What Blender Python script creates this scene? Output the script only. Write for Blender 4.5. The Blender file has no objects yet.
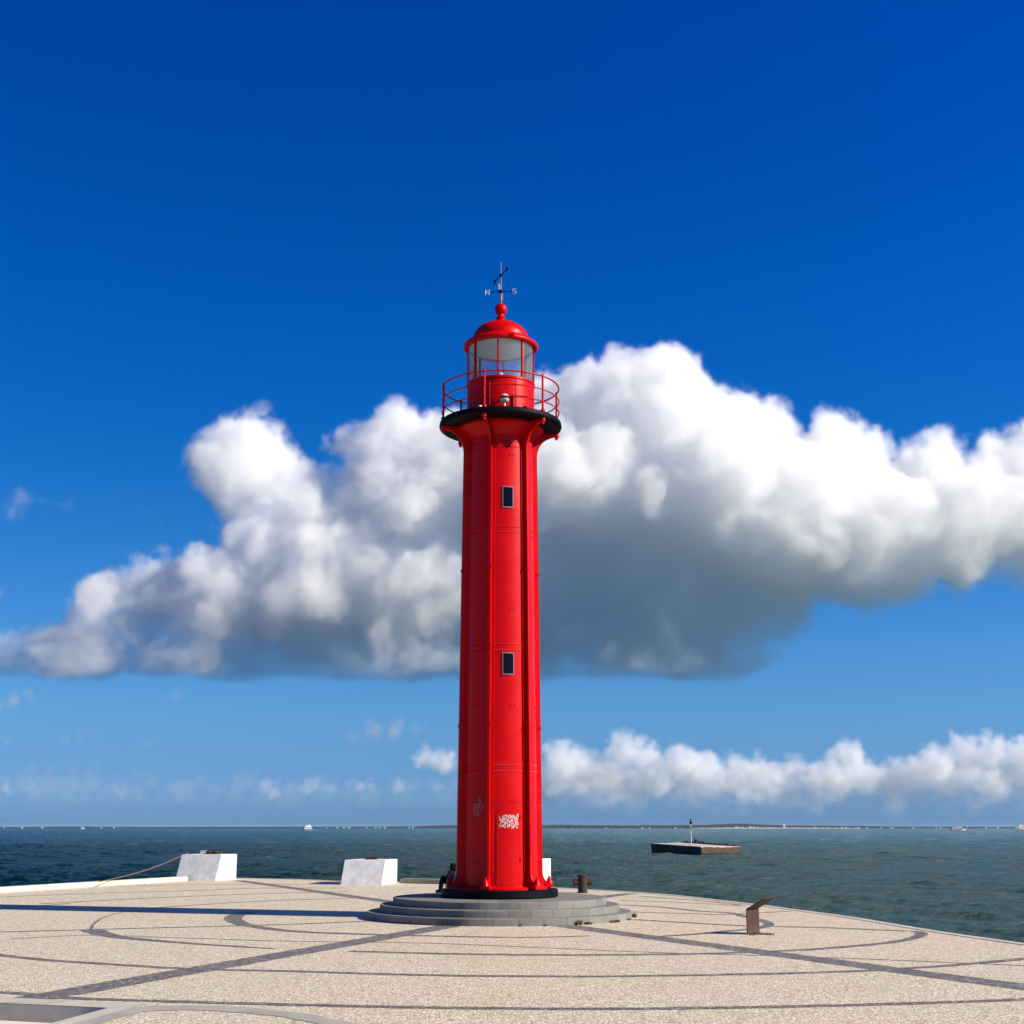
import bpy, bmesh, math, random
import numpy as np
from mathutils import Vector, Matrix
from mathutils.geometry import tessellate_polygon
C = bpy.context.scene
COL = C.collection
R = math.radians
# ---------------------------------------------------------------- camera
F = 1350.0
HOR = 827.5
PITCH = math.atan((HOR-512)/F)
EYE = 1.6
SEA = -3.0
cam = bpy.data.objects.new('camera', bpy.data.cameras.new('camera'))
COL.objects.link(cam); C.camera = cam
cam.location = (0, 0, EYE); cam.rotation_euler = (math.pi/2+PITCH, 0, 0)
cam.data.sensor_width = 36; cam.data.lens = 36*F/1024
cam.data.clip_start = .1; cam.data.clip_end = 90000

def ray(px, py):
    u = (px-512)/F; v = (512-py)/F
    return Vector((u, math.cos(PITCH)-v*math.sin(PITCH), math.sin(PITCH)+v*math.cos(PITCH)))
def at(px, py, Y):
    r = ray(px, py); return Vector((0, 0, EYE))+r*(Y/r.y)
def gr(px, py, z=0.0):
    r = ray(px, py); return Vector((0, 0, EYE))+r*((z-EYE)/r.z)

# ---------------------------------------------------------------- light
EL = R(30); AZ = R(17.6)
SD = Vector((math.cos(EL)*math.cos(AZ), -math.cos(EL)*math.sin(AZ), math.sin(EL)))
w = bpy.data.worlds.new('World'); C.world = w; w.use_nodes = True
nt = w.node_tree; bg = nt.nodes['Background']
sk = nt.nodes.new('ShaderNodeTexSky'); sk.sky_type = 'NISHITA'; sk.sun_disc = False
sk.sun_elevation = EL; sk.sun_rotation = R(90)+AZ
sk.air_density = 1.0; sk.dust_density = .4; sk.ozone_density = 3.0
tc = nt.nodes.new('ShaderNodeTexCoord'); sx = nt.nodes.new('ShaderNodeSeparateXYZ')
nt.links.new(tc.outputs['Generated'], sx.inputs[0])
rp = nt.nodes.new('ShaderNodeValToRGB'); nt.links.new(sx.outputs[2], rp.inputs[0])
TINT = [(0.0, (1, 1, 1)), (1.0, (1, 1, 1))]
TINT = [(0.0, (0.142, 0.3006, 0.7126)), (0.0123, (0.142, 0.3006, 0.7126)), (0.0551, (0.1528, 0.3025, 0.5886)), (0.0766, (0.1546, 0.3297, 0.5886)), (0.0983, (0.1429, 0.3257, 0.5825)), (0.1346, (0.133, 0.3385, 0.5949)), (0.2362, (0.02, 0.2834, 0.6019)), (0.3073, (0.0085, 0.2641, 0.6539)), (0.3759, (0.0026, 0.2466, 0.6752)), (0.441, (0.0016, 0.2187, 0.6626)), (0.5019, (0.0, 0.199, 0.6752)), (0.5554, (0.0, 0.1942, 0.6872)), (0.6, (0.0, 0.1942, 0.6872)), (0.64, (0.0, 0.1942, 0.6872)), (0.74, (0.13, 0.12, 0.16)), (1.0, (0.15, 0.11, 0.12))]  # unseen upper sky greyed and dimmed to cut blue fill in the shade
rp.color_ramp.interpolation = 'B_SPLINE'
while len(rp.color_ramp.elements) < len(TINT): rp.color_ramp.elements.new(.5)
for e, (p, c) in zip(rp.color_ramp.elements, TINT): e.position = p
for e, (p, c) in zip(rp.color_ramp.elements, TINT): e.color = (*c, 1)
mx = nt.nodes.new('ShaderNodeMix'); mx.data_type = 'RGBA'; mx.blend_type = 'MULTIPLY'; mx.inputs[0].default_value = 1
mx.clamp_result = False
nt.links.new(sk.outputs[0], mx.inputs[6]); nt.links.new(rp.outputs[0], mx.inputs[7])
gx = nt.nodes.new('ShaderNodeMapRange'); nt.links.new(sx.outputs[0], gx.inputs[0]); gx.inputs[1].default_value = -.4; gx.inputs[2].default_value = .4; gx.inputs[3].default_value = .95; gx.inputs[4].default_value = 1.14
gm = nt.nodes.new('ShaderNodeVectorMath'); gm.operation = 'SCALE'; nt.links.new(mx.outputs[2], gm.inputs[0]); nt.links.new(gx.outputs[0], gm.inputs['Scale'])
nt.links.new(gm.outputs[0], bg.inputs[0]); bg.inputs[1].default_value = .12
w.cycles.sampling_method = 'MANUAL'; w.cycles.sample_map_resolution = 256
L = bpy.data.lights.new('sun', 'SUN'); L.energy = 5.0; L.angle = R(.5); L.color = (1, .905, .75)
lo = bpy.data.objects.new('sun', L); COL.objects.link(lo); lo.rotation_euler = SD.to_track_quat('Z', 'Y').to_euler()
vs_ = C.view_settings; vs_.view_transform = 'Standard'; vs_.look = 'None'; vs_.exposure = .7; vs_.gamma = 1; vs_.use_curve_mapping = False
cy = C.cycles
cy.max_bounces = 32; cy.diffuse_bounces = 3; cy.glossy_bounces = 4; cy.transmission_bounces = 6; cy.transparent_max_bounces = 8
cy.volume_bounces = 28; cy.volume_step_rate = 3; cy.volume_max_steps = 512
cy.use_denoising = True; cy.use_adaptive_sampling = True; cy.adaptive_threshold = .02
cy.caustics_reflective = False; cy.caustics_refractive = False

# ---------------------------------------------------------------- helpers
def put(name, me, mat=None, parent=None):
    o = bpy.data.objects.new(name, me); COL.objects.link(o)
    if mat is not None: me.materials.append(mat)
    if parent is not None: o.parent = parent
    return o
def obj(name, bm, mat, parent=None, smooth=None, doubles=True):
    """bmesh given in the parent's local space -> one mesh object"""
    if doubles: bmesh.ops.remove_doubles(bm, verts=bm.verts, dist=1e-5)
    bmesh.ops.recalc_face_normals(bm, faces=bm.faces)
    me = bpy.data.meshes.new(name); bm.to_mesh(me); bm.free()
    if smooth is not None:
        me.shade_smooth()
        me.set_sharp_from_angle(angle=R(smooth))
    return put(name, me, mat, parent)
def empty(name, loc, rz=0):
    o = bpy.data.objects.new(name, None); COL.objects.link(o); o.location = loc; o.rotation_euler = (0, 0, rz)
    o.empty_display_size = .2; return o
def tag(o, label=None, cat=None, group=None, kind=None):
    if label: o['label'] = label
    if cat: o['category'] = cat
    if group: o['group'] = group
    if kind: o['kind'] = kind
    return o
def structure(o): o['kind'] = 'structure'; return o
def box(bm, c, s, M=None, bevel=0):
    b = bmesh.new(); bmesh.ops.create_cube(b, size=1)
    bmesh.ops.scale(b, vec=s, verts=b.verts)
    if bevel: bmesh.ops.bevel(b, geom=b.edges[:]+b.verts[:], offset=bevel, segments=2, affect='EDGES')
    bmesh.ops.translate(b, vec=c, verts=b.verts)
    if M is not None: bmesh.ops.transform(b, matrix=M, verts=b.verts)
    merge(bm, b)
def merge(bm, b):
    t = bpy.data.meshes.new('t'); b.to_mesh(t); b.free(); bm.from_mesh(t); bpy.data.meshes.remove(t)
def lathe(bm, prof, n=96, a0=0, a1=2*math.pi, closed=False, c=(0, 0)):
    full = abs(a1-a0-2*math.pi) < 1e-6
    m = n if full else n+1
    rings = []
    for i in range(m):
        a = a0+(a1-a0)*i/n; s, co = math.sin(a), math.cos(a)
        rings.append([bm.verts.new((c[0]+r*co, c[1]+r*s, z)) for r, z in prof])
    for i in range(n):
        A = rings[i]; B = rings[(i+1) % m]
        k = len(prof)
        for j in range(k if closed else k-1):
            f = [A[j], B[j], B[(j+1) % k], A[(j+1) % k]]
            try: bm.faces.new(f)
            except ValueError: pass
def tube(bm, pts, r, n=8, closed=False, cap=True):
    pts = [Vector(p) for p in pts]; m = len(pts); rings = []
    rr = r if isinstance(r, (list, tuple)) else [r]*m
    up = None
    for i, p in enumerate(pts):
        a = pts[(i-1) % m] if (i or closed) else p; b = pts[(i+1) % m] if (i < m-1 or closed) else p
        t = (b-a).normalized()
        if up is None:
            up = t.orthogonal().normalized()
        up = (up-t*up.dot(t)).normalized()
        s = t.cross(up)
        rings.append([bm.verts.new(p+(up*math.cos(2*math.pi*k/n)+s*math.sin(2*math.pi*k/n))*rr[i]) for k in range(n)])
    for i in range(m if closed else m-1):
        A, B = rings[i], rings[(i+1) % m]
        for k in range(n): bm.faces.new((A[k], A[(k+1) % n], B[(k+1) % n], B[k]))
    if cap and not closed:
        bm.faces.new(rings[0][::-1]); bm.faces.new(rings[-1])
def prism(bm, pts, z0, z1, M=None):
    b = bmesh.new()
    lo_ = [b.verts.new((p[0], p[1], z0)) for p in pts]; hi = [b.verts.new((p[0], p[1], z1)) for p in pts]
    n = len(pts); b.faces.new(lo_[::-1]); b.faces.new(hi)
    for i in range(n): b.faces.new((lo_[i], lo_[(i+1) % n], hi[(i+1) % n], hi[i]))
    if M is not None: bmesh.ops.transform(b, matrix=M, verts=b.verts)
    merge(bm, b)
def catmull(P, n=8):
    out = []
    for i in range(len(P)-1):
        p0 = P[max(i-1, 0)]; p1 = P[i]; p2 = P[i+1]; p3 = P[min(i+2, len(P)-1)]
        for k in range(n):
            t = k/n
            out.append(.5*((2*p1)+(p2-p0)*t+(2*p0-5*p1+4*p2-p3)*t*t+(3*p1-p0-3*p2+p3)*t**3))
    out.append(P[-1]); return out

# ---------------------------------------------------------------- materials
class NT:
    def __init__(s, name):
        s.m = bpy.data.materials.new(name); s.m.use_nodes = True; s.t = s.m.node_tree
        s.b = s.t.nodes['Principled BSDF']; s.out = s.t.nodes['Material Output']
        s.tc = s.n('ShaderNodeTexCoord')
    def n(s, k): return s.t.nodes.new(k)
    def l(s, a, b): s.t.links.new(a, b)
    def noise(s, scale, detail=4, rough=.55, vec=None, dist=0):
        n = s.n('ShaderNodeTexNoise'); n.inputs['Scale'].default_value = scale; n.inputs['Detail'].default_value = detail
        n.inputs['Roughness'].default_value = rough; n.inputs['Distortion'].default_value = dist
        s.l(vec if vec is not None else s.tc.outputs['Object'], n.inputs['Vector']); return n
    def ramp(s, fac, stops):
        r = s.n('ShaderNodeValToRGB')
        while len(r.color_ramp.elements) < len(stops): r.color_ramp.elements.new(.5)
        for e, (p, c) in zip(r.color_ramp.elements, stops): e.position = p
        for e, (p, c) in zip(r.color_ramp.elements, stops): e.color = (*c, 1) if len(c) == 3 else c
        s.l(fac, r.inputs[0]); return r.outputs[0]
    def mix(s, f, a, b, mode='MIX'):
        m = s.n('ShaderNodeMix'); m.data_type = 'RGBA'; m.blend_type = mode
        for x, i in ((f, 0), (a, 6), (b, 7)):
            if isinstance(x, (int, float)): m.inputs[i].default_value = x
            elif isinstance(x, tuple): m.inputs[i].default_value = (*x, 1)
            else: s.l(x, m.inputs[i])
        return m.outputs[2]
    def math(s, op, a, b=None, c=None):
        m = s.n('ShaderNodeMath'); m.operation = op
        for i, x in enumerate((a, b, c)):
            if x is None: continue
            if isinstance(x, (int, float)): m.inputs[i].default_value = x
            else: s.l(x, m.inputs[i])
        return m.outputs[0]
    def bump(s, h, strength, dist=.02, nrm=None):
        b = s.n('ShaderNodeBump'); b.inputs['Strength'].default_value = strength; b.inputs['Distance'].default_value = dist
        s.l(h, b.inputs['Height'])
        if nrm is not None: s.l(nrm, b.inputs['Normal'])
        s.l(b.outputs[0], s.b.inputs['Normal']); return b.outputs[0]
    def color(s, c):
        if isinstance(c, tuple): s.b.inputs['Base Color'].default_value = (*c, 1)
        else: s.l(c, s.b.inputs['Base Color'])
    def set(s, **k):
        for a, v in k.items(): s.b.inputs[a.replace('_', ' ')].default_value = v
def grain(name, c0, c1, sc=6, rough=.7, bump=.15, fine=40, metal=0, spec=.5, bd=.01):
    m = NT(name); a = m.noise(sc, 6, .65); b = m.noise(fine, 3)
    col = m.ramp(a.outputs[0], [(.3, c0), (.7, c1)])
    m.color(col); m.set(Roughness=rough, Metallic=metal); m.b.inputs['Specular IOR Level'].default_value = spec
    m.bump(b.outputs[0], bump, bd); return m.m
def red_paint():
    m = NT('red_gloss_paint')
    a = m.noise(1.6, 6, .6); mp = m.n('ShaderNodeMapping'); mp.inputs['Scale'].default_value = (9, 9, .5); m.l(m.tc.outputs['Object'], mp.inputs[0])
    st = m.noise(1.0, 5, .7, mp.outputs[0])
    c = m.ramp(a.outputs[0], [(.3, (.44, .0008, .0015)), (.7, (.54, .0015, .003))])
    c = m.mix(m.ramp(st.outputs[0], [(.62, (0, 0, 0)), (.85, (.28,)*3)]), c, (.42, .006, .006))
    ch = m.noise(14, 6, .75)
    c = m.mix(m.ramp(ch.outputs[0], [(.73, (0, 0, 0)), (.76, (.55,)*3)]), c, (.22, .03, .02))
    m.color(c); rg = m.ramp(a.outputs[0], [(.3, (.30,)*3), (.75, (.44,)*3)]); m.l(rg, m.b.inputs['Roughness'])
    m.b.inputs['Specular IOR Level'].default_value = .14
    n1 = m.noise(1.3, 3); m.bump(n1.outputs[0], .2, .02); return m.m
RED = red_paint()
BLACK = grain('black_paint', (.002, .002, .003), (.005, .005, .008), rough=.55, spec=.08, bump=.1)
def stone_step():
    m = NT('grey_granite')
    # blocks around the ring: angle + height cells
    s = m.n('ShaderNodeSeparateXYZ'); m.l(m.tc.outputs['Object'], s.inputs[0])
    ang = m.math('ARCTAN2', s.outputs[1], s.outputs[0])
    cell = m.math('ADD', m.math('MULTIPLY', ang, 5.6), m.math('MULTIPLY', m.math('FLOOR', m.math('MULTIPLY', m.math('SUBTRACT', s.outputs[2], .001), 8.33)), .37))
    wn = m.n('ShaderNodeTexWhiteNoise'); wn.noise_dimensions = '2D'
    cb = m.n('ShaderNodeCombineXYZ'); m.l(m.math('FLOOR', cell), cb.inputs[0]); m.l(m.math('FLOOR', m.math('MULTIPLY', m.math('SUBTRACT', s.outputs[2], .001), 8.33)), cb.inputs[1]); m.l(cb.outputs[0], wn.inputs['Vector'])
    fr = m.math('FRACT', cell)
    jt = m.math('LESS_THAN', m.math('ABSOLUTE', m.math('SUBTRACT', fr, .5)), .489)
    a = m.noise(5, 7, .7)
    c = m.ramp(a.outputs[0], [(.3, (.08, .078, .070)), (.7, (.18, .172, .15))])
    c = m.mix(.55, c, m.ramp(wn.outputs[0], [(0, (.085, .085, .075)), (1, (.22, .215, .185))]))
    f2 = m.noise(120, 3, .6); c = m.mix(.25, c, m.ramp(f2.outputs[0], [(.35, (.08,)*3), (.65, (.4,)*3)]))
    c = m.mix(m.math('SUBTRACT', 1, jt), c, (.05, .05, .045))
    m.color(c); m.set(Roughness=.72); m.bump(m.mix(.5, a.outputs[0], f2.outputs[0]), .25, .01); return m.m
GRANITE = stone_step()
def cobble(name, cols, joint, jw, scale, patch):
    m = NT(name)
    wp = m.noise(1.1, 3, .5)
    v0 = m.n('ShaderNodeVectorMath'); v0.operation = 'MULTIPLY_ADD'; m.l(wp.outputs['Color'], v0.inputs[0]); v0.inputs[1].default_value = (.35, .35, 0); m.l(m.tc.outputs['Object'], v0.inputs[2])
    fl = m.n('ShaderNodeVectorMath'); fl.operation = 'MULTIPLY'; fl.inputs[1].default_value = (1, 1, 0); m.l(v0.outputs[0], fl.inputs[0])
    vo = m.n('ShaderNodeTexVoronoi'); vo.feature = 'F1'; vo.inputs['Scale'].default_value = scale; vo.inputs['Randomness'].default_value = .8; m.l(fl.outputs[0], vo.inputs['Vector'])
    ve = m.n('ShaderNodeTexVoronoi'); ve.feature = 'DISTANCE_TO_EDGE'; ve.inputs['Scale'].default_value = scale; ve.inputs['Randomness'].default_value = .8; m.l(fl.outputs[0], ve.inputs['Vector'])
    sp = m.n('ShaderNodeSeparateColor'); m.l(vo.outputs['Color'], sp.inputs[0])
    c = m.ramp(sp.outputs[0], cols)
    big = m.noise(.35, 6, .6); med = m.noise(2.3, 5, .6)
    c = m.mix(m.ramp(big.outputs[0], [(.35, (0, 0, 0)), (.7, (.6,)*3)]), c, m.mix(1, c, patch, 'MULTIPLY'))
    c = m.mix(m.ramp(med.outputs[0], [(.45, (0, 0, 0)), (.72, (.25,)*3)]), c, m.mix(1, c, (.72, .68, .62), 'MULTIPLY'))
    sn = m.noise(.8, 9, .75); c = m.mix(m.ramp(sn.outputs[0], [(.60, (0, 0, 0)), (.70, (.30,)*3)]), c, m.mix(1, c, (.62, .58, .52), 'MULTIPLY'))
    g = m.math('GREATER_THAN', ve.outputs['Distance'], jw)
    c = m.mix(m.math('SUBTRACT', 1, g), c, joint)
    m.color(c); m.set(Roughness=.62)
    h = m.ramp(ve.outputs['Distance'], [(0, (0, 0, 0)), (.28, (1, 1, 1))])
    h2 = m.math('ADD', m.math('MULTIPLY', h, .8), m.math('MULTIPLY', sp.outputs[1], .55))
    m.bump(h2, .5, .006); return m.m
COB = cobble('limestone_cobbles', [(0, (.50, .425, .305)), (.2, (.70, .61, .455)), (.65, (.80, .71, .545)), (1, (.90, .83, .68))], (.36, .29, .20), .08, 25, (.93, .90, .85))
BAS = cobble('basalt_cobbles', [(0, (.055, .055, .055)), (.45, (.11, .11, .105)), (.8, (.19, .185, .17)), (1, (.42, .38, .32))], (.15, .135, .115), .08, 21, (1.15, 1.12, 1.05))
SMOOTHST = grain('smooth_grey_stone', (.30, .285, .24), (.44, .42, .36), 2.5, .6, .1)
PALEST = grain('pale_limestone_slab', (.42, .37, .29), (.60, .55, .45), 2.5, .6, .15)
PITFL = grain('cream_limestone', (.60, .55, .46), (.74, .69, .60), 3, .6, .15)
CONC = grain('quay_concrete', (.16, .15, .125), (.33, .31, .26), 1.2, .85, .4, 18, bd=.03)
CREAM = grain('cream_painted_kerb', (.60, .55, .40), (.72, .67, .51), 2.0, .6, .12)
def white_mat():
    m = NT('whitewashed_concrete'); a = m.noise(3.2, 7, .7); f = m.noise(22, 4)
    c = m.ramp(a.outputs[0], [(.3, (.48, .48, .48)), (.6, (.72, .72, .71))])
    g = m.noise(2.1, 8, .78); c = m.mix(m.ramp(g.outputs[0], [(.56, (0, 0, 0)), (.68, (.6,)*3)]), c, (.36, .34, .30))
    mp = m.n('ShaderNodeMapping'); mp.inputs['Scale'].default_value = (9, 9, .8); m.l(m.tc.outputs['Object'], mp.inputs[0])
    st = m.noise(1, 4, .6, mp.outputs[0]); c = m.mix(m.ramp(st.outputs[0], [(.62, (0, 0, 0)), (.72, (.5,)*3)]), c, (.38, .29, .2))
    m.color(c); m.set(Roughness=.8); m.bump(m.mix(.5, a.outputs[0], f.outputs[0]), .5, .02); return m.m
WHITE = white_mat()
RUST = grain('rusty_iron', (.010, .0055, .0045), (.042, .017, .011), 9, .8, .5, 60, bd=.006)
CORTEN = NT('corten_steel')
def _c():
    m = CORTEN; a = m.noise(7, 7, .7); s = m.n('ShaderNodeSeparateXYZ'); m.l(m.tc.outputs['Object'], s.inputs[0])
    c = m.ramp(a.outputs[0], [(.3, (.020, .0068, .0040)), (.7, (.048, .015, .0078))])
    # rust colour turns more orange and lighter towards the foot
    k = m.math('ADD', s.outputs[2], m.math('MULTIPLY', a.outputs[0], .12))
    c = m.mix(m.ramp(k, [(.06, (.8,)*3), (.22, (0, 0, 0))]), c, (.075, .03, .011))
    m.color(c); m.set(Roughness=.8); m.bump(a.outputs[0], .3, .004)
_c(); CORTEN = CORTEN.m
GREYPAINT = grain('grey_white_paint', (.5, .5, .5), (.7, .7, .7), 8, .5, .1)
CEIL = grain('pale_grey_ceiling_paint', (.76, .82, .78), (.82, .88, .84), 4, .6, .05)
VANEW = grain('white_metal', (.45, .45, .46), (.6, .6, .6), 8, .4, .05)
PINKW = grain('weathered_pink_metal', (.15, .055, .06), (.22, .10, .105), 12, .5, .1)
def glass(name, tint, tr, rough=0.0):
    m = NT(name); t = m.t; t.nodes.remove(m.b)
    g = m.n('ShaderNodeBsdfGlossy'); g.inputs['Roughness'].default_value = .03
    tp = m.n('ShaderNodeBsdfTransparent'); tp.inputs[0].default_value = (*tint, 1)
    fr = m.n('ShaderNodeFresnel'); fr.inputs[0].default_value = 1.5
    ms = m.n('ShaderNodeMixShader'); m.l(m.math('ADD', fr.outputs[0], tr), ms.inputs[0]); m.l(tp.outputs[0], ms.inputs[1]); m.l(g.outputs[0], ms.inputs[2])
    df = m.n('ShaderNodeBsdfTranslucent'); df.inputs[0].default_value = (.7, .74, .74, 1); dd = m.n('ShaderNodeBsdfDiffuse'); dd.inputs[0].default_value = (.7, .74, .74, 1)
    m1 = m.n('ShaderNodeMixShader'); m.l(df.outputs[0], m1.inputs[1]); m.l(dd.outputs[0], m1.inputs[2]); m2 = m.n('ShaderNodeMixShader'); ns = m.noise(3, 5, .7); m.l(m.ramp(ns.outputs[0], [(.3, (.08,)*3), (.75, (.26,)*3)]), m2.inputs[0]); m.l(ms.outputs[0], m2.inputs[1]); m.l(m1.outputs[0], m2.inputs[2])
    m.l(m2.outputs[0], m.out.inputs[0]); return m.m
GLASS = glass('lantern_glass', (.93, .96, .95), .03)
DKGL = NT('dark_window_glass'); DKGL.color((.004, .006, .012)); DKGL.set(Roughness=.1); DKGL.b.inputs['Specular IOR Level'].default_value = .06; DKGL = DKGL.m
SKINM = grain('skin', (.35, .19, .13), (.4, .23, .16), 8, .5, .02)
CLOTH = grain('dark_navy_cloth', (.004, .005, .012), (.009, .011, .022), 12, .95, .3, 90, spec=.08)
CLOTH2 = grain('black_cloth', (.003, .003, .006), (.007, .007, .012), 12, .95, .3, 90, spec=.08)
WOODR = grain('brown_cane', (.10, .06, .035), (.16, .10, .06), 12, .6, .1)
# sea
def sea_mat():
    m = NT('sea_water')
    mp = m.n('ShaderNodeMapping'); mp.inputs['Scale'].default_value = (.85, 1, 1); mp.inputs['Rotation'].default_value = (0, 0, R(8)); m.l(m.tc.outputs['Object'], mp.inputs[0])
    s = m.n('ShaderNodeSeparateXYZ'); m.l(m.tc.outputs['Object'], s.inputs[0])
    # bearing from the camera: darker blue colour on the left, lighter green on the right
    bearing = m.math('DIVIDE', s.outputs[0], m.math('ADD', m.math('ABSOLUTE', s.outputs[1]), 10))
    waver = m.noise(.006, 5, .6)
    bb = m.math('ADD', bearing, m.math('MULTIPLY', m.math('SUBTRACT', waver.outputs[0], .5), .5))
    body_col = m.ramp(m.math('ADD', bb, .5), [(.14, (.0001, .036, .056)), (.36, (.008, .062, .062)), (.6, (.085, .175, .140)), (.9, (.090, .175, .148))])
    p1 = m.noise(.05, 6, .65, mp.outputs[0])
    c = m.mix(m.ramp(p1.outputs[0], [(.35, (0, 0, 0)), (.7, (.5,)*3)]), body_col, m.mix(1, body_col, (.55, .62, .66), 'MULTIPLY'))
    p2 = m.noise(1.7, 4, .7, mp.outputs[0]); c = m.mix(m.ramp(p2.outputs[0], [(.38, (0, 0, 0)), (.62, (.75,)*3)]), c, m.mix(1, c, (.35, .42, .45), 'MULTIPLY'))  # noise puts the light and dark of small waves into the water colour
    # foam flecks
    fm = m.n('ShaderNodeMapping'); fm.inputs['Scale'].default_value = (.16, .9, 1); fm.inputs['Rotation'].default_value = (0, 0, R(-6)); m.l(m.tc.outputs['Object'], fm.inputs[0])
    f1 = m.noise(.22, 9, .68, fm.outputs[0]); f2 = m.noise(.018, 4, .6)
    ff = m.math('ADD', f1.outputs[0], m.math('MULTIPLY', f2.outputs[0], .35))
    foam = m.ramp(ff, [(.81, (0, 0, 0)), (.90, (.8,)*3)])
    c = m.mix(foam, c, (.55, .62, .64))
    m.color(c); m.b.inputs['IOR'].default_value = 1.33; m.l(m.ramp(m.math('ADD', bb, .5), [(.15, (.03,)*3), (.6, (.17,)*3)]), m.b.inputs['Specular IOR Level'])
    m.l(m.ramp(foam, [(0, (.17,)*3), (1, (.7,)*3)]), m.b.inputs['Roughness'])
    w1 = m.noise(1.1, 8, .72, mp.outputs[0]); w2 = m.noise(6, 4, .65, mp.outputs[0])
    w3 = m.noise(.08, 5, .6, mp.outputs[0])
    b3 = m.n('ShaderNodeBump'); b3.inputs['Strength'].default_value = 1; b3.inputs['Distance'].default_value = 2; m.l(w3.outputs[0], b3.inputs['Height'])
    b1 = m.n('ShaderNodeBump'); b1.inputs['Strength'].default_value = 1; b1.inputs['Distance'].default_value = .9; m.l(w1.outputs[0], b1.inputs['Height']); m.l(b3.outputs[0], b1.inputs['Normal'])
    b2 = m.n('ShaderNodeBump'); b2.inputs['Strength'].default_value = 1; b2.inputs['Distance'].default_value = .35; m.l(w2.outputs[0], b2.inputs['Height']); m.l(b1.outputs[0], b2.inputs['Normal'])
    m.l(b2.outputs[0], m.b.inputs['Normal']); return m.m
SEAM = sea_mat()

# ---------------------------------------------------------------- sea
def build_sea():
    rs = [8.0, 16.0, 24.0]
    while rs[-1] < 420: rs.append(rs[-1]*1.0042)
    while rs[-1] < 2500: rs.append(rs[-1]*1.008)
    while rs[-1] < 60000: rs.append(rs[-1]*1.35)
    an = list(np.linspace(-25, 25, 760))+list(np.linspace(25, 335, 90))[1:-1]
    rs = np.array(rs); an = np.radians(np.array(an))
    RR, AA = np.meshgrid(rs, an, indexing='ij')
    X = RR*np.sin(AA); Y = RR*np.cos(AA); Z = np.zeros_like(X)
    rg = np.random.RandomState(5); nw = 46
    gust = .75+.45*np.sin(X*.021+Y*.013+1)*np.sin(Y*.017-X*.009)+.25*np.sin(X*.05-Y*.03)
    for i in range(nw):
        lam = .75*(14/.75)**(i/(nw-1)); d = R(205)+rg.normal(0, .65); k = 2*math.pi/lam
        a = .0105*lam**.6
        if lam < 1.6: sel = RR < 330
        else: sel = RR < 1e9
        ph = k*(X*math.sin(d)+Y*math.cos(d))+rg.rand()*7+.9*np.sin(X*.31/lam**.5+i)+.7*np.sin(Y*.23/lam**.5+2*i)
        Z += np.where(sel, a*(np.sin(ph)+.22*np.sin(2*ph+math.pi/2))*(gust if lam < 4 else 1), 0)
    Z *= np.clip((2500-RR)/1200, 0, 1)
    nr, na = X.shape
    v = np.stack([X, Y, Z], -1).reshape(-1, 3)
    i = np.arange(nr-1)[:, None]*na; j = np.arange(na)[None, :]; j2 = (j+1) % na
    f = np.stack([i+j, i+na+j, i+na+j2, i+j2], -1).reshape(-1, 4)
    me = bpy.data.meshes.new('sea'); me.vertices.add(len(v)); me.vertices.foreach_set('co', v.ravel())
    me.loops.add(f.size); me.loops.foreach_set('vertex_index', f.ravel())
    me.polygons.add(len(f)); me.polygons.foreach_set('loop_start', np.arange(len(f))*4)
    me.update(calc_edges=True); me.validate(); me.shade_smooth()
    o = put('sea', me, SEAM); o.location = (0, 0, SEA)
    structure(o)
build_sea()

# ---------------------------------------------------------------- plaza
edge_px = [(230, 878.0), (300, 879.5), (345, 881.3), (397, 882), (440, 883), (500, 885.5), (560, 888), (620, 891.3), (660, 894), (700, 898), (760, 905), (800, 910.3), (850, 917), (900, 925.3), (950, 933.3), (1024, 943.8)]
back = [gr(x, y) for x, y in edge_px]
kl0 = gr(0, 893.2); kl1 = gr(188, 881.2)
kd = (kl1-kl0).normalized()
left_far = kl1+kd*.25
front_left = kl0-kd*55
outline = [Vector((front_left.x, -22, 0)), kl0-kd*(kl0.y+6)/kd.y, left_far]+catmull(back, 5)+[Vector((9.0, 15.6, 0)), Vector((10.6, 10.5, 0)), Vector((11.8, 4, 0)), Vector((12, -22, 0))]
# sunken step bottom-left
pc = gr(108, 1008.3); pr_ = gr(48, 1024.5); pl = gr(0, 1003.2)
dr = (pr_-pc).normalized(); dl = (pl-pc).normalized()
pit = [pc, pc+dl*6.5, pc+dl*6.5+dr*4.2, pc+dr*4.2]
def flat_with_hole(name, outer, hole, z, mat, depth=None, wallmat=None):
    vs = [Vector((p.x, p.y, 0)) for p in outer]; hs = [Vector((p.x, p.y, 0)) for p in hole] if hole else []
    tris = tessellate_polygon([vs, hs] if hole else [vs])
    allv = vs+hs; bm = bmesh.new(); V = [bm.verts.new((p.x, p.y, z)) for p in allv]
    for t in tris:
        try: bm.faces.new([V[i] for i in t])
        except ValueError: pass
    for f in bm.faces:
        f.normal_update()
        if f.normal.z < 0: f.normal_flip()
    me = bpy.data.meshes.new(name); bm.to_mesh(me); bm.free(); return put(name, me, mat)
structure(flat_with_hole('plaza_paving', outline, pit, 0, COB))
bm = bmesh.new()
lo2 = [bm.verts.new((p.x, p.y, -.02)) for p in outline]; hi2 = [bm.verts.new((p.x, p.y, -5)) for p in outline]
for i in range(len(outline)):
    j = (i+1) % len(outline); bm.faces.new((lo2[i], lo2[j], hi2[j], hi2[i]))
structure(obj('quay_wall', bm, CONC))
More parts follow.
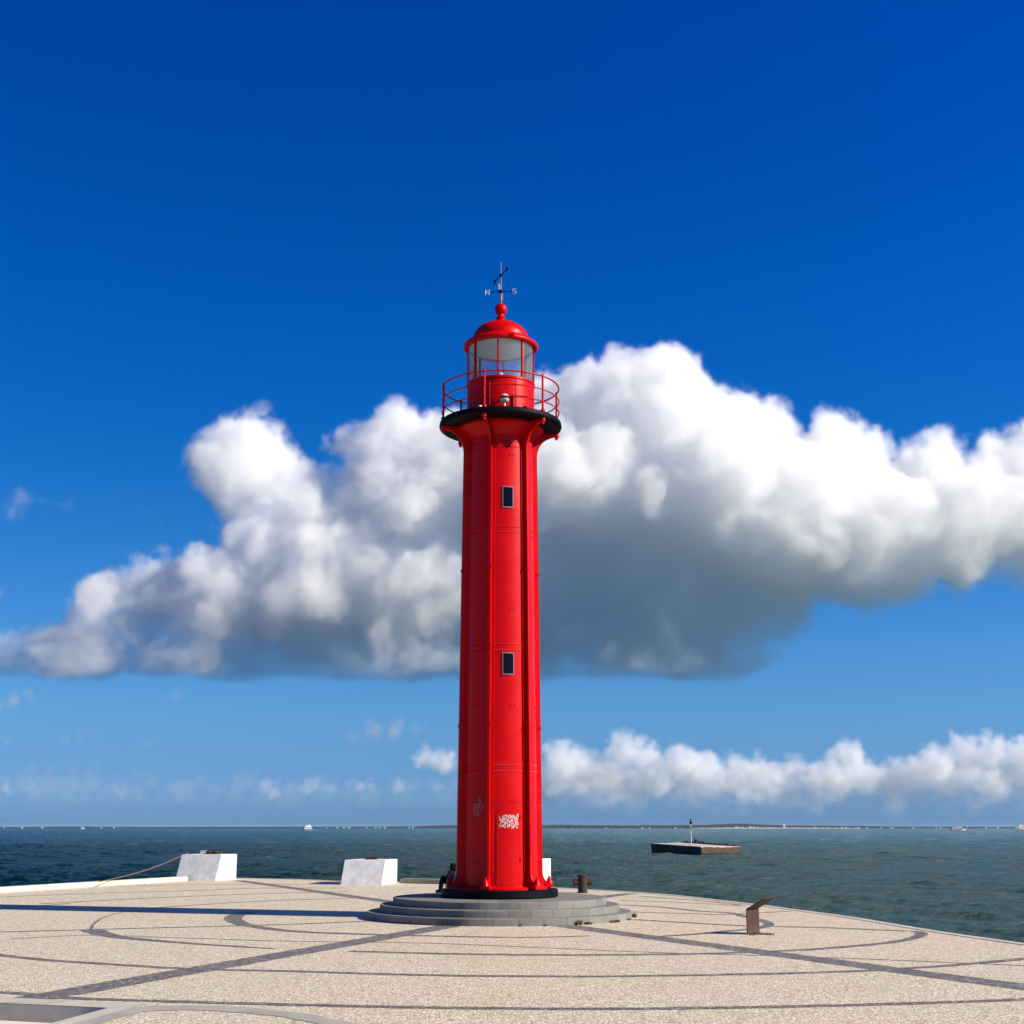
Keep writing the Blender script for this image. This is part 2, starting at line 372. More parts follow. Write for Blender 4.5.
# pit floor and walls
bm = bmesh.new()
P0 = [bm.verts.new((p.x, p.y, -.15)) for p in pit]; bm.faces.new(P0)
structure(obj('sunken_floor', bm, PITFL))
bm = bmesh.new()
P0 = [bm.verts.new((p.x, p.y, -.15)) for p in pit]; P1 = [bm.verts.new((p.x, p.y, 0)) for p in pit]
for i in range(4): bm.faces.new((P0[i], P0[(i+1) % 4], P1[(i+1) % 4], P1[i]))
structure(obj('sunken_step_wall', bm, PALEST))
ZB = [.0015]
def nz():
    ZB[0] += .00012; return ZB[0]
def strip(bm, pts, w, z, n=6, smooth=True, taper=None):
    G = [p if isinstance(p, Vector) else gr(*p) for p in pts]
    if smooth and len(G) > 2: G = catmull(G, n)
    H = []          # resample to stone-sized steps so the edge can follow single stones
    for p, q in zip(G[:-1], G[1:]):
        k = max(1, int((q-p).length/.11)); H += [p.lerp(q, i/k) for i in range(k)]
    H.append(G[-1]); G = H
    m = len(G); Lr = []; je = random.Random(m)
    for i, p in enumerate(G):
        t = (G[min(i+2, m-1)]-G[max(i-2, 0)]); t.z = 0; t.normalize(); s = Vector((-t.y, t.x, 0))
        ww = w if not taper else w*(taper[0]+(taper[1]-taper[0])*i/(m-1))
        p = p+s*je.uniform(-.012, .012); ww += je.uniform(-.018, .018)
        Lr.append((bm.verts.new((p.x+s.x*ww/2, p.y+s.y*ww/2, z)), bm.verts.new((p.x-s.x*ww/2, p.y-s.y*ww/2, z))))
    for i in range(m-1): bm.faces.new((Lr[i][0], Lr[i+1][0], Lr[i+1][1], Lr[i][1]))
bands = bmesh.new()
YT = 25.8; TX = at(499.6, 893, YT).x
TC = Vector((TX, YT, 0))
def rad(p, w, start=2.3):
    g = gr(*p); d = (g-TC).normalized(); strip(bands, [TC+d*start, TC+(g-TC)*.5, g], w, nz())
def poly(pts, w, taper=None): strip(bands, pts, w, nz(), taper=taper)
# four wide radial bands
rad((30, 999), .46); rad((1060, 992), .46); rad((238, 880.5), .42); 
poly([(590, 899.5), (610, 896), (632, 893.5)], .42)
# narrow curved bands
poly([(-20, 932.5), (60, 930.5), (120, 928.8), (185, 927.2), (230, 926), (300, 924), (372, 921)], .17)
poly([(91, 929.5), (100, 933), (120, 937.3), (165, 941.5), (220, 945.5), (275, 948.8)], .30, (1.3, .4))
poly([(122, 912.5), (108, 916), (99, 920), (92, 926), (91, 930)], .045)
poly([(10, 939), (50, 937), (95, 935.3), (170, 937.5), (275, 941), (415, 943), (512, 946.5), (662, 952.8), (812, 957), (1040, 966.5)], .07)
poly([(-20, 951.5), (0, 955), (45, 960), (90, 963), (190, 969), (280, 971), (415, 975), (512, 976.2), (600, 976.5), (712, 975), (800, 973), (872, 970.5), (950, 965.5), (1012, 960), (1060, 955)], .17)
poly([(-20, 991.5), (20, 993.6), (75, 998.5), (190, 1002), (300, 1005), (420, 1007.5), (512, 1008.6), (620, 1009), (712, 1008), (820, 1006), (930, 1003), (1024, 999.5), (1060, 998)], .17)
poly([(350, 951.2), (430, 953.5), (512, 954.8), (602, 955), (700, 953.8), (770, 951.5), (822, 948.8), (882, 943.6), (905, 940), (918, 936.5), (922, 933.5), (915, 931.2)], .19)
poly([(630, 912), (700, 914), (725, 914.5), (790, 911.3)], .12)
poly([(620, 905), (659, 907), (698, 911), (729, 913), (747, 917), (764, 921), (769, 925), (757, 928.5), (718, 932), (698, 934), (669, 936), (640, 937.5)], .17)
poly([(632, 919.6), (679, 922.3), (735, 925.5), (772, 926.5), (832, 928), (907, 931.2)], .17)
poly([(620, 900.5), (679, 902.5), (745, 906)], .10)
poly([(247, 912.5), (238, 915), (233, 919), (241, 923.5), (260, 927.5), (300, 931.8), (370, 934.5), (512, 937.5), (590, 936)], .24, (1.5, .45))
poly([(-20, 898), (76, 894), (178, 891), (260, 888.3), (345, 888)], .12)
poly([(40, 904), (76, 902), (162, 897.6), (260, 893.8), (350, 891.5)], .12)
poly([(150, 908.5), (183, 906), (260, 901.3), (370, 897.5)], .12)
poly([(89, 886.6), (178, 885), (260, 884.2), (345, 884.6)], .10)
poly([(-20, 909), (30, 906.5), (70, 903.5)], .12)
poly([(640, 896.3), (700, 900.8), (740, 905)], .10)
structure(obj('paving_bands', bands, BAS, doubles=False))
bm = bmesh.new()
strip(bm, [(70, 1027), (112, 1014), (150, 1009), (195, 1008), (250, 1011), (300, 1016.5), (345, 1026)], .36, nz(), taper=(1.1, .7))
structure(obj('smooth_stone_band', bm, SMOOTHST))
bm = bmesh.new()
o1 = [pc-dl*.20-dr*.36, pc+dl*6.5-dr*.36, pc+dl*6.5-dr*.001, pc-dr*.001-dl*.001, pc-dl*.001+dr*4.2, pc-dl*.20+dr*4.2]
z = nz(); bm.faces.new([bm.verts.new((p.x, p.y, z)) for p in o1])
structure(obj('sunken_step_rim', bm, PALEST))
bm = bmesh.new()
z0 = nz()
cb = catmull(back, 5)+[Vector((9.0, 15.6, 0)), Vector((10.6, 10.5, 0)), Vector((11.8, 4, 0))]
# edge stones: real coping blocks, slightly proud
inner = []
for i, p in enumerate(cb):
    t = (cb[min(i+1, len(cb)-1)]-cb[max(i-1, 0)]).normalized(); s = Vector((t.y, -t.x, 0)); inner.append(p+s*(.16))
a = [bm.verts.new((p.x, p.y, .009)) for p in cb]; b = [bm.verts.new((p.x, p.y, .009)) for p in inner]
a2 = [bm.verts.new((p.x, p.y, -.25)) for p in [q+(q-r_)*.12 for q, r_ in zip(cb, inner)]]; a3 = [bm.verts.new((p.x, p.y, .009)) for p in [q+(q-r_)*.12 for q, r_ in zip(cb, inner)]]
b2 = [bm.verts.new((p.x, p.y, -.01)) for p in inner]
for i in range(len(cb)-1):
    bm.faces.new((a[i], a[i+1], b[i+1], b[i])); bm.faces.new((a3[i], a3[i+1], a[i+1], a[i])); bm.faces.new((a2[i], a2[i+1], a3[i+1], a3[i])); bm.faces.new((b[i], b[i+1], b2[i+1], b2[i]))
structure(obj('edge_coping', bm, PALEST, doubles=False))

def kerb(name, p, q, w, h, mat, side=1):
    d = (q-p); Ln = d.length; a = math.atan2(d.y, d.x)
    o = empty(name, p, a)
    n = max(1, round(Ln/2.2)); 
    for i in range(n):
        bm = bmesh.new(); g = Ln/n
        box(bm, (g*(i+.5), side*w/2, h/2), (g-.006, w, h), bevel=.015); obj('kerb_stone', bm, mat, o)
    return o
k = kerb('cream_kerb', kl0-kd*20, kl1, .38, .135, CREAM, 1)
tag(k, 'low cream painted kerb running along the left edge of the plaza to the first white block', 'kerb')
k = kerb('stone_kerb', gr(398, 884.0)+Vector((0, .5, 0)), gr(447, 885.0)+Vector((0, .5, 0)), .5, .13, CONC, 1)
tag(k, 'low grey kerb at the water edge between the middle white block and the tower', 'kerb')

# ---------------------------------------------------------------- white blocks
def block(A, B, Cc, h, inset, label, fitting):
    """A-B front bottom edge, B-C right side bottom edge (world ground points)"""
    o = empty('concrete_block', (B.x, B.y, 0)); u = (A-B); v = (Cc-B); u.z = v.z = 0
    # make it rectangular
    vn = v.normalized(); u = u-vn*u.dot(vn)*.8
    bm = bmesh.new()
    P = [Vector((0, 0, 0)), v, v+u, u]
    T = [P[0]+vn*inset, P[1], P[2], P[3]+vn*inset]
    lo3 = [bm.verts.new((p.x, p.y, -.02)) for p in P]; hi3 = [bm.verts.new((p.x, p.y, h)) for p in T]
    bm.faces.new(lo3); bm.faces.new(hi3)
    for i in range(4): bm.faces.new((lo3[i], lo3[(i+1) % 4], hi3[(i+1) % 4], hi3[i]))
    bmesh.ops.recalc_face_normals(bm, faces=bm.faces)
    bmesh.ops.bevel(bm, geom=bm.edges[:], offset=.01, segments=2, affect='EDGES')
    obj('block_body', bm, WHITE, o, 40)
    c = (T[0]+T[1]+T[2]+T[3])/4; un = u.normalized()
    if fitting:
        bm = bmesh.new()
        box(bm, (c.x, c.y, h+.012), (.34, .26, .025), bevel=.005)
        for s in (-1, 1):
            tube(bm, [Vector((c.x+s*.11, c.y-.05, h+.02)), Vector((c.x+s*.11, c.y-.03, h+.07)), Vector((c.x+s*.11, c.y+.03, h+.09)), Vector((c.x+s*.11, c.y+.08, h+.06))], .022, 8)
        tube(bm, [Vector((c.x-.16, c.y, h+.05)), Vector((c.x+.16, c.y+.02, h+.05))], .02, 8)
        obj('iron_fitting', bm, RUST, o, 40)
    tag(o, label, 'block', 'white blocks along the plaza edge')
    return o, c
b1, c1 = block(gr(180.0, 880.0), gr(215, 880.9), gr(236, 878.9), .775, .42, 'white sloped concrete block at the end of the cream kerb, leftmost of the three', True)
b2, c2 = block(gr(344, 884.2), gr(381.5, 885.2), gr(397, 882.5), .68, .42, 'white sloped concrete block standing alone between the left block and the red tower', True)
B3 = gr(532, 885.5); 
b3, c3 = block(gr(497, 886.5), B3, gr(551, 884.0), .72, .42, 'white block mostly hidden behind the right foot of the red tower', False)
# bits lying on the first block
bm = bmesh.new()
q = b1.location
for i, (dx, dy, s) in enumerate(((-.02, 0, .075), (.1, .05, .06), (.2, -.02, .07), (.3, .03, .05))):
    t = bmesh.new(); bmesh.ops.create_icosphere(t, subdivisions=2, radius=s)
    for v in t.verts: v.co *= 1+.2*math.sin(v.co.x*70+i)*math.cos(v.co.y*60)
    bmesh.ops.scale(t, vec=(1.5, 1.2, .8), verts=t.verts); bmesh.ops.translate(t, vec=(dx, dy, s*.75), verts=t.verts); merge(bm, t)
o = obj('net_bundle', bm, RUST, None, 60); o.location = at(209.5, 855, c1.y+q.y); o.location.z = .78; 
tag(o, 'small reddish brown net bundle lying on top of the leftmost white block', 'net')
bm = bmesh.new(); box(bm, (0, 0, .045), (.2, .14, .09), bevel=.02); box(bm, (0, 0, .10), (.21, .15, .02), bevel=.005)
o = obj('bait_box', bm, VANEW, None, 40); p = at(203.5, 856, c1.y+q.y); o.location = (p.x, p.y, .777)
tag(o, 'tiny white box on the leftmost white block beside the brown net bundle', 'box')
bm = bmesh.new(); pa = at(186, 855.5, c1.y+q.y); pa.z = .86; pb = gr(150, 868.2, .55); 
e0 = at(188, 857, 45.5); e0.z = .79; e1 = at(100, 880.5, 38.2); e1.z = .16
pts = [e0.lerp(e1, t)+Vector((0, 0, -.10*math.sin(math.pi*t))) for t in [i/14 for i in range(15)]]
tube(bm, pts, [.022-.010*i/14 for i in range(15)], 8)
o = obj('cane_rod', bm, WOODR, None, 60); tag(o, 'thin brown rod leaning from the leftmost white block down to the cream kerb', 'rod')

# ---------------------------------------------------------------- stone steps
st = empty('stone_steps', TC)
for i, (r, z0, z1) in enumerate(((2.42, 0, .12), (2.19, .12, .24), (1.955, .24, .36))):
    bm = bmesh.new(); lathe(bm, [(.01, z1), (r-.012, z1), (r, z1-.012), (r, z0+(.0 if i else -.03))], 144)
    obj('step', bm, GRANITE, st, 40)
tag(st, 'three round grey granite steps under the red lighthouse', 'steps')

# ---------------------------------------------------------------- lighthouse
LH = empty('lighthouse', (TC.x, TC.y, .36))
tag(LH, 'tall red iron lighthouse with vertical ribs, black gallery and glazed lantern on round steps', 'lighthouse')
ZO = .36
def zz(v): return v-ZO
def ang(deg):  # bearing measured from the side facing the camera, positive to the right
    a = R(-90+deg); return a
RIBS = [-15+60*k for k in range(6)]
zb, zt = .55, 9.2
def rc(z): t = (z-zb)/(zt-zb); return .705+(.628-.705)*t
def Rr(z): t = (z-zb)/(zt-zb); return .822+(.742-.822)*t
def zpix(y, r=0, th=0): return at(500, y, YT-r*math.cos(R(th))).z
def rot(deg): return Matrix.Rotation(ang(deg), 4, 'Z')
bm = bmesh.new(); lathe(bm, [(rc(zb), zz(zb-.02)), (rc(zt), zz(zt+.1))], 120); obj('tower_shell', bm, RED, LH, 60)
# black ring and red base plate
bm = bmesh.new(); lathe(bm, [(.2, zz(.505)), (1.055, zz(.505)), (1.078, zz(.485)), (1.078, zz(.385)), (1.05, zz(.36))], 120); obj('base_ring', bm, BLACK, LH, 40)
bm = bmesh.new(); lathe(bm, [(rc(zb)-.02, zz(.57)), (.80, zz(.565)), (.86, zz(.545)), (.88, zz(.535)), (.88, zz(.505))], 120); obj('base_plate', bm, RED, LH, 40)
for d in RIBS:
    M = rot(d)
    bm = bmesh.new()
    # web plate with flared foot and top bracket curve, in (radial, z)
    prof = [(rc(zb)-.03, zb-.02), (1.0, zb-.02), (1.0, zb+.05)]
    for i in range(9):
        a = i/8*math.pi/2; prof.append((.98-(.98-Rr(.8))*math.sin(a), .60+.20*(1-math.cos(a))))
    for k in range(1, 12): z = .8+(8.78-.8)*k/12; prof.append((Rr(z), z))
    for i in range(11):
        a = i/10*math.pi/2; prof.append((Rr(8.78)+(1.19-Rr(8.78))*(1-math.cos(a)), 8.78+.46*math.sin(a)**1.0))
    prof += [(1.19, 9.295), (rc(9.2)-.03, 9.295)]
    prism(bm, [(p[0], p[1]) for p in prof], -.026, .026, M @ Matrix.Translation((0, 0, -ZO)) @ Matrix.Rotation(math.pi/2, 4, 'X'))
    rib = obj('rib', bm, RED, LH, 50)
    for s in (-1, 1):   # angle irons riveted to the shell on both sides
        bm = bmesh.new()
        for k in range(12):
            z0 = .8+(8.75-.8)*k/12; z1 = .8+(8.75-.8)*(k+1)/12
            b = bmesh.new()
            q0 = [(rc(z0)-.02, s*.0262), (rc(z0)+.028, s*.0262), (rc(z0)+.024, s*.078), (rc(z0)-.03, s*.078)]
            q1 = [(rc(z1)-.02, s*.0262), (rc(z1)+.028, s*.0262), (rc(z1)+.024, s*.078), (rc(z1)-.03, s*.078)]
            A = [b.verts.new((x, y, zz(z0))) for x, y in q0]; B = [b.verts.new((x, y, zz(z1))) for x, y in q1]
            b.faces.new((A[1], A[2], B[2], B[1])); b.faces.new((A[2], A[3], B[3], B[2]))
            bmesh.ops.transform(b, matrix=M, verts=b.verts); merge(bm, b)
        obj('angle_iron', bm, RED, rib)
    for z in (zpix(565, .8), zpix(724, .8)):   # splice collars
        bm = bmesh.new(); box(bm, (Rr(z)-.035, 0, zz(z)), (.10, .088, .055), M, .006)
        obj('splice_plate', bm, RED, rib)
    bm = bmesh.new()   # bolted foot
    box(bm, (.935, 0, zz(.555)), (.15, .19, .07), M, .012)
    cpos = M @ Vector((.955, 0, 0))
    lathe(bm, [(0.0, zz(.725)), (.02, zz(.723)), (.022, zz(.69)), (.038, zz(.685)), (.048, zz(.64)), (.07, zz(.585))], 18, c=(cpos.x, cpos.y))
    obj('bolted_foot', bm, RED, rib, 40)
    bm = bmesh.new(); cpos = M @ Vector((1.165, 0, 0))
    lathe(bm, [(0, zz(9.18)), (.03, zz(9.185)), (.03, zz(9.23)), (.05, zz(9.235)), (.05, zz(9.296))], 12, c=(cpos.x, cpos.y)); obj('bracket_nut', bm, RED, rib, 40)
# lap seams with rivets
for y in (529, 647, 768, 413+30):
    z = zpix(y, .66)
    bm = bmesh.new(); lathe(bm, [(rc(z+.03)-.004, zz(z+.03)), (rc(z)+.003, zz(z+.029)), (rc(z)+.004, zz(z)), (rc(z-.03)-.004, zz(z-.002))], 120)
    for k in range(96):
        a = 2*math.pi*k/96
        for dz in (.055, -.055):
            t = bmesh.new(); bmesh.ops.create_uvsphere(t, u_segments=6, v_segments=4, radius=.0125)
            bmesh.ops.translate(t, vec=((rc(z)+.002)*math.cos(a), (rc(z)+.002)*math.sin(a), zz(z+dz)), verts=t.verts); merge(bm, t)
    obj('riveted_seam', bm, RED, LH, doubles=False)
for y in (454, 609, 705, 802, 862):
    z = zpix(y, .66)
    for c_ in (15, 75, -45):
        for dd in (2, 9):
            a = ang(c_+dd); t = bmesh.new(); bmesh.ops.create_uvsphere(t, u_segments=6, v_segments=4, radius=.014)
            bmesh.ops.translate(t, vec=((rc(z))*math.cos(a), rc(z)*math.sin(a), zz(z)), verts=t.verts)
            obj('stay_bolt', t, BLACK, LH)
# curved patch helper on shell
def patch(bm, d0, d1, z0, z1, off, n=8, thick=.02):
    n = max(n, 2)
    g = []
    for k in range(n+1):
        a = ang(d0+(d1-d0)*k/n)
        row = []
        for z in (z0, z1):
            for o_ in (off, off-thick): r = rc(z)+o_; row.append(bm.verts.new((r*math.cos(a), r*math.sin(a), zz(z))))
        g.append(row)
    for k in range(n):
        A, B = g[k], g[k+1]
        bm.faces.new((A[0], B[0], B[2], A[2])); bm.faces.new((A[2], B[2], B[3], A[3])); bm.faces.new((A[0], A[1], B[1], B[0]))
    for A in (g[0], g[-1]): bm.faces.new((A[0], A[1], A[3], A[2]))
def window(y0, y1):
    z1 = zpix(y0, .66); z0 = zpix(y1, .66)
    c_ = 13.5; hw = 9.6
    bm = bmesh.new(); fw = 1.6; fz = .028
    patch(bm, c_-hw, c_-hw+fw, z0, z1, .016, 2, .04); patch(bm, c_+hw-fw, c_+hw, z0, z1, .016, 2, .04)
    patch(bm, c_-hw+fw, c_+hw-fw, z0, z0+fz, .016, 4, .04); patch(bm, c_-hw+fw, c_+hw-fw, z1-fz, z1, .016, 4, .04)
    f = obj('window', bm, PINKW, LH, 50)
    bm = bmesh.new(); patch(bm, c_-hw+fw, c_+hw-fw, z0+fz, z1-fz, .006, 4, .02); obj('pane', bm, DKGL, f, 50)
window(485.5, 507.5); window(652, 675)
# access door leaf low on the camera side
zd = zpix(812.5, .68)
DOORBM = bmesh.new(); patch(DOORBM, -4, 33, .60, zd, .008, 12, .03)
HG = []
for z in (1.0, 1.75): a = ang(32.6); bm = bmesh.new(); HG.append(bm); tube(bm, [((rc(z)+.012)*math.cos(a), (rc(z)+.012)*math.sin(a), zz(z)), ((rc(z)+.012)*math.cos(a), (rc(z)+.012)*math.sin(a), zz(z+.08))], .013, 8)
bm = DOORBM
for k in range(16):
    z = .66+(zd-.72)*k/15
    for dd in (-2.6, 31.5):
        a = ang(dd); t = bmesh.new(); bmesh.ops.create_uvsphere(t, u_segments=6, v_segments=4, radius=.011)
        bmesh.ops.translate(t, vec=((rc(z)+.009)*math.cos(a), (rc(z)+.009)*math.sin(a), zz(z)), verts=t.verts); merge(bm, t)
dr_ = obj('door', DOORBM, RED, LH, 40)
for b_ in HG: obj('hinge', b_, RED, dr_)
# graffiti scrawls: painted strokes a millimetre or two proud of the shell
def scrawl(strokes, d0, d1, z0, z1, w, off, mat, label):
    bm = bmesh.new()
    for s_ in strokes:
        P = catmull([Vector((x, y, 0)) for x, y in s_], 5)
        Lr = []
        for i, p in enumerate(P):
            t = (P[min(i+1, len(P)-1)]-P[max(i-1, 0)]).normalized(); n_ = Vector((-t.y, t.x, 0))
            row = []
            for sg in (-1, 1):
                x = p.x; y = p.y
                d = d0+(d1-d0)*x; z = z0+(z1-z0)*y
                d += sg*n_.x*w/2/rc(z)*180/math.pi; z += sg*n_.y*w/2
                a = ang(d); r = rc(z)+off; row.append(bm.verts.new((r*math.cos(a), r*math.sin(a), zz(z))))
            Lr.append(row)
        for i in range(len(P)-1): bm.faces.new((Lr[i][0], Lr[i][1], Lr[i+1][1], Lr[i+1][0]))
    o = obj('graffiti', bm, mat, LH, doubles=False); o['label'] = label
GW = grain('white_spray_paint', (.42, .28, .28), (.66, .56, .56), 30, .7, .05)
GG = grain('faded_grey_spray_paint', (.10, .05, .055), (.26, .17, .19), 40, .7, .05)
S = [[(0, .9), (.08, .62), (.16, .78), (.2, .98)], [(.02, .62), (.14, .55), (.22, .7)], [(.22, .6), (.26, .9), (.38, .98), (.36, .78), (.24, .72), (.36, .62), (.42, .72)],
     [(.42, .88), (.52, 1.0), (.6, .9), (.48, .72), (.44, .6), (.58, .56), (.64, .7)], [(.62, .95), (.66, .62), (.72, .9), (.8, .72), (.78, .98)], [(.8, .62), (.9, .9), (1.0, 1.08), (.98, .8), (.86, .7), (.98, .62)],
     [(.02, .1), (.06, .36), (.18, .46), (.3, .42), (.22, .26), (.08, .2), (.24, .14), (.3, .04)], [(.3, .1), (.34, .42), (.44, .3), (.42, .06), (.5, .36)], [(.5, .1), (.56, .46), (.66, .4), (.58, .24), (.7, .1), (.62, 0)],
     [(.7, .46), (.74, .06), (.82, .34), (.9, .48), (.88, .1), (.98, .04)], [(.94, .5), (1.0, .3), (.92, .22)], [(.1, .52), (.4, .5), (.7, .56), (.96, .54)], [(.3, 1.02), (.5, .84), (.72, 1.0)]]
scrawl(S, -.5, 29, zpix(828.5, .68), zpix(815, .68), .0145, .0115, GW, 'white spray paint scrawl on the door')
S2 = [[(.0, .15), (.1, .5), (.25, .4), (.3, .62), (.45, .5)], [(.1, .2), (.3, .35), (.5, .3), (.62, .55), (.8, .5)], [(.55, .55), (.58, .9), (.66, 1.0), (.72, .7), (.6, .62)], [(.62, .82), (.8, .8)], [(.4, .05), (.46, .25), (.6, .2), (.55, .0)], [(.7, .3), (.85, .4), (1.0, .62), (.9, .6)], [(.05, .55), (.35, .7), (.6, .6)], [(.8, .3), (.95, .35)], [(.15, .02), (.25, .16), (.4, .12)]]
scrawl(S2, -44, -25.5, zpix(817, .6), zpix(797.5, .6), .016, .0025, GG, 'faint grey scrawl on the shaded side')

# gallery
bm = bmesh.new(); lathe(bm, [(.62, zz(9.02)), (.66, zz(9.07)), (.72, zz(9.15)), (.82, zz(9.23)), (.86, zz(9.25)), (.86, zz(9.30))], 120); obj('gallery_collar', bm, RED, LH, 40)
GT = 9.43
bm = bmesh.new(); lathe(bm, [(.5, zz(9.297)), (1.13, zz(9.297)), (1.18, zz(9.302)), (1.208, zz(9.325)), (1.218, zz(9.35)), (1.21, zz(GT-.02)), (1.195, zz(GT)), (.5, zz(GT))], 120); obj('gallery_deck', bm, BLACK, LH, 40)
rl = bpy.data.objects.new('railing', None); COL.objects.link(rl); rl.parent = LH
RRl = 1.165
for z in (10.15, 9.88, 9.64):
    bm = bmesh.new(); tube(bm, [(RRl*math.cos(2*math.pi*k/96), RRl*math.sin(2*math.pi*k/96), zz(z)) for k in range(96)], .0165 if z > 10 else .013, 8, closed=True)
    obj('rail', bm, RED, rl, 60)
for d in RIBS:
    c_ = rot(d) @ Vector((RRl, 0, 0)); bm = bmesh.new(); tube(bm, [(c_.x, c_.y, zz(GT-.001)), (c_.x, c_.y, zz(10.19))], .021, 10)
    lathe(bm, [(.022, zz(GT+.06)), (.045, zz(GT+.04)), (.045, zz(GT))], 12, c=(c_.x, c_.y)); obj('railing_post', bm, RED, rl, 60)
# lantern
LB0, LB1, LG1 = GT, 10.24, 11.0
bm = bmesh.new(); lathe(bm, [(.672, zz(LB0)), (.672, zz(LB1-.06)), (.69, zz(LB1-.05)), (.69, zz(LB1-.01)), (.675, zz(LB1)), (.60, zz(LB1))], 96)
for k in range(8):
    a = ang(-4+45*k-14); c_ = Vector((.672*math.cos(a), .672*math.sin(a), 0)); tube(bm, [(c_.x, c_.y, zz(LB0)), (c_.x, c_.y, zz(LB1-.06))], .009, 6)
obj('lantern_base', bm, RED, LH, 40)
bm = bmesh.new(); lathe(bm, [(.655, zz(LB1)), (.655, zz(LG1+.01))], 96); obj('lantern_glass', bm, GLASS, LH, 60)
for k in range(8):
    M = rot(-4+45*k); bm = bmesh.new(); box(bm, (.668, 0, zz((LB1+LG1)/2)), (.026, .034, LG1-LB1), M, .004); box(bm, (.64, 0, zz((LB1+LG1)/2)), (.022, .024, LG1-LB1), M); obj('glazing_bar', bm, RED, LH)
bm = bmesh.new()
prof = [(.64, zz(LG1)), (.735, zz(LG1-.005)), (.755, zz(LG1+.02)), (.757, zz(LG1+.05)), (.735, zz(LG1+.085)), (.66, zz(LG1+.135)), (.565, zz(LG1+.19))]
for i in range(1, 13):
    a = i/12*R(78); prof.append((.565*math.cos(a)*1.0+.0, zz(LG1+.20+.385*math.sin(a))))
prof += [(.10, zz(11.60)), (.085, zz(11.64)), (.10, zz(11.66)), (.075, zz(11.70)), (.068, zz(11.745))]
lathe(bm, prof, 96); rf = obj('lantern_roof', bm, RED, LH, 50)
bm = bmesh.new(); lathe(bm, [(.64, zz(LG1+.003)), (.5, zz(LG1+.12)), (.3, zz(LG1+.2)), (.01, zz(LG1+.24))], 64); obj('ceiling', bm, CEIL, rf, 60)
bm = bmesh.new(); lathe(bm, [(0.001, zz(11.985))]+[(.128*math.sin(R(a)), zz(11.857+.128*math.cos(R(a)))) for a in range(10, 171, 10)]+[(.03, zz(11.73))], 40); obj('ball', bm, RED, rf, 60)
bm = bmesh.new(); box(bm, (.757*math.sin(R(17)), -.757*math.cos(R(17)), zz(LG1+.05)), (.09, .05, .05), None, .008); obj('gutter_spout', bm, RED, rf)
bm = bmesh.new(); lathe(bm, [(.001, zz(LB1-.02)), (.62, zz(LB1-.02))], 64); obj('lantern_floor', bm, GREYPAINT, LH)
# lamp in the lantern
bm = bmesh.new(); lathe(bm, [(.16, zz(LB1-.3)), (.16, zz(10.28)), (.05, zz(10.30)), (.05, zz(10.42)), (.0, zz(10.43))], 24)
for s in (0, 1): pass
lp = obj('lamp_stand', bm, GREYPAINT, LH, 40)
bm = bmesh.new(); lathe(bm, [(.03, zz(10.38)), (.05, zz(10.41)), (.06, zz(10.45)), (.05, zz(10.49)), (.0, zz(10.51))], 24); obj('beacon_lamp', bm, GREYPAINT, lp, 60)
# floodlight and little deck fittings
c_ = rot(5) @ Vector((.98, 0, 0)); bm = bmesh.new(); tube(bm, [(c_.x, c_.y, zz(GT)), (c_.x, c_.y, zz(9.60))], .02, 8)
fl = obj('floodlight', bm, GREYPAINT, LH, 60)
bm = bmesh.new(); lathe(bm, [(0, zz(9.745)), (.04, zz(9.74)), (.075, zz(9.71)), (.09, zz(9.66)), (.085, zz(9.61)), (.05, zz(9.57)), (0, zz(9.565))], 24, c=(c_.x, c_.y)); obj('globe', bm, VANEW, fl, 60)
bm = bmesh.new(); lathe(bm, [(.094, zz(9.665)), (.094, zz(9.64))], 24, c=(c_.x, c_.y)); obj('collar', bm, BLACK, fl, 60)
for dd, r, m_, h in ((-22, 1.03, VANEW, .09), (27, 1.05, BLACK, .08), (-140, 1.0, BLACK, .22)):
    c_ = rot(dd) @ Vector((r, 0, 0)); bm = bmesh.new(); lathe(bm, [(0, zz(GT+h)), (.035, zz(GT+h-.01)), (.045, zz(GT+h-.04)), (.03, zz(GT+h-.05)), (.03, zz(GT))], 12, c=(c_.x, c_.y)); obj('vent_cap', bm, m_, LH, 60)
# vane
mz = zz(12.90)
bm = bmesh.new(); tube(bm, [(0, 0, zz(11.97)), (0, 0, zz(12.3)), (0, 0, mz)], [.022, .018, .008], 10); ms = obj('mast', bm, PINKW, LH, 60)
vz = zz(12.245)
bm = bmesh.new(); yaw = R(-6)
Mv = Matrix.Rotation(yaw, 4, 'Z')
for v in ((1, 0), (0, 1)): tube(bm, [Mv @ Vector((-v[0]*.24, -v[1]*.24, vz)), Mv @ Vector((v[0]*.24, v[1]*.24, vz))], .009, 6)
lathe(bm, [(.01, vz+.05), (.035, vz+.03), (.035, vz-.03), (.01, vz-.05)], 12)
cr = obj('compass_arms', bm, BLACK, ms)
def letter(strokes, pos, face):
    bm = bmesh.new(); h = .105; wd = .075
    for s_ in strokes:
        for a, b in zip(s_[:-1], s_[1:]):
            p = Vector(((a[0]-.5)*wd, 0, (a[1]-.5)*h)); q_ = Vector(((b[0]-.5)*wd, 0, (b[1]-.5)*h)); tube(bm, [p, q_], .007, 6)
    bmesh.ops.transform(bm, matrix=Matrix.Translation(pos) @ Mv @ Matrix.Rotation(face, 4, 'Z'), verts=bm.verts)
    obj('letter', bm, VANEW, cr)
letter([[(0, 0), (0, 1), (1, 0), (1, 1)]], Mv @ Vector((-.275, 0, vz)), 0)
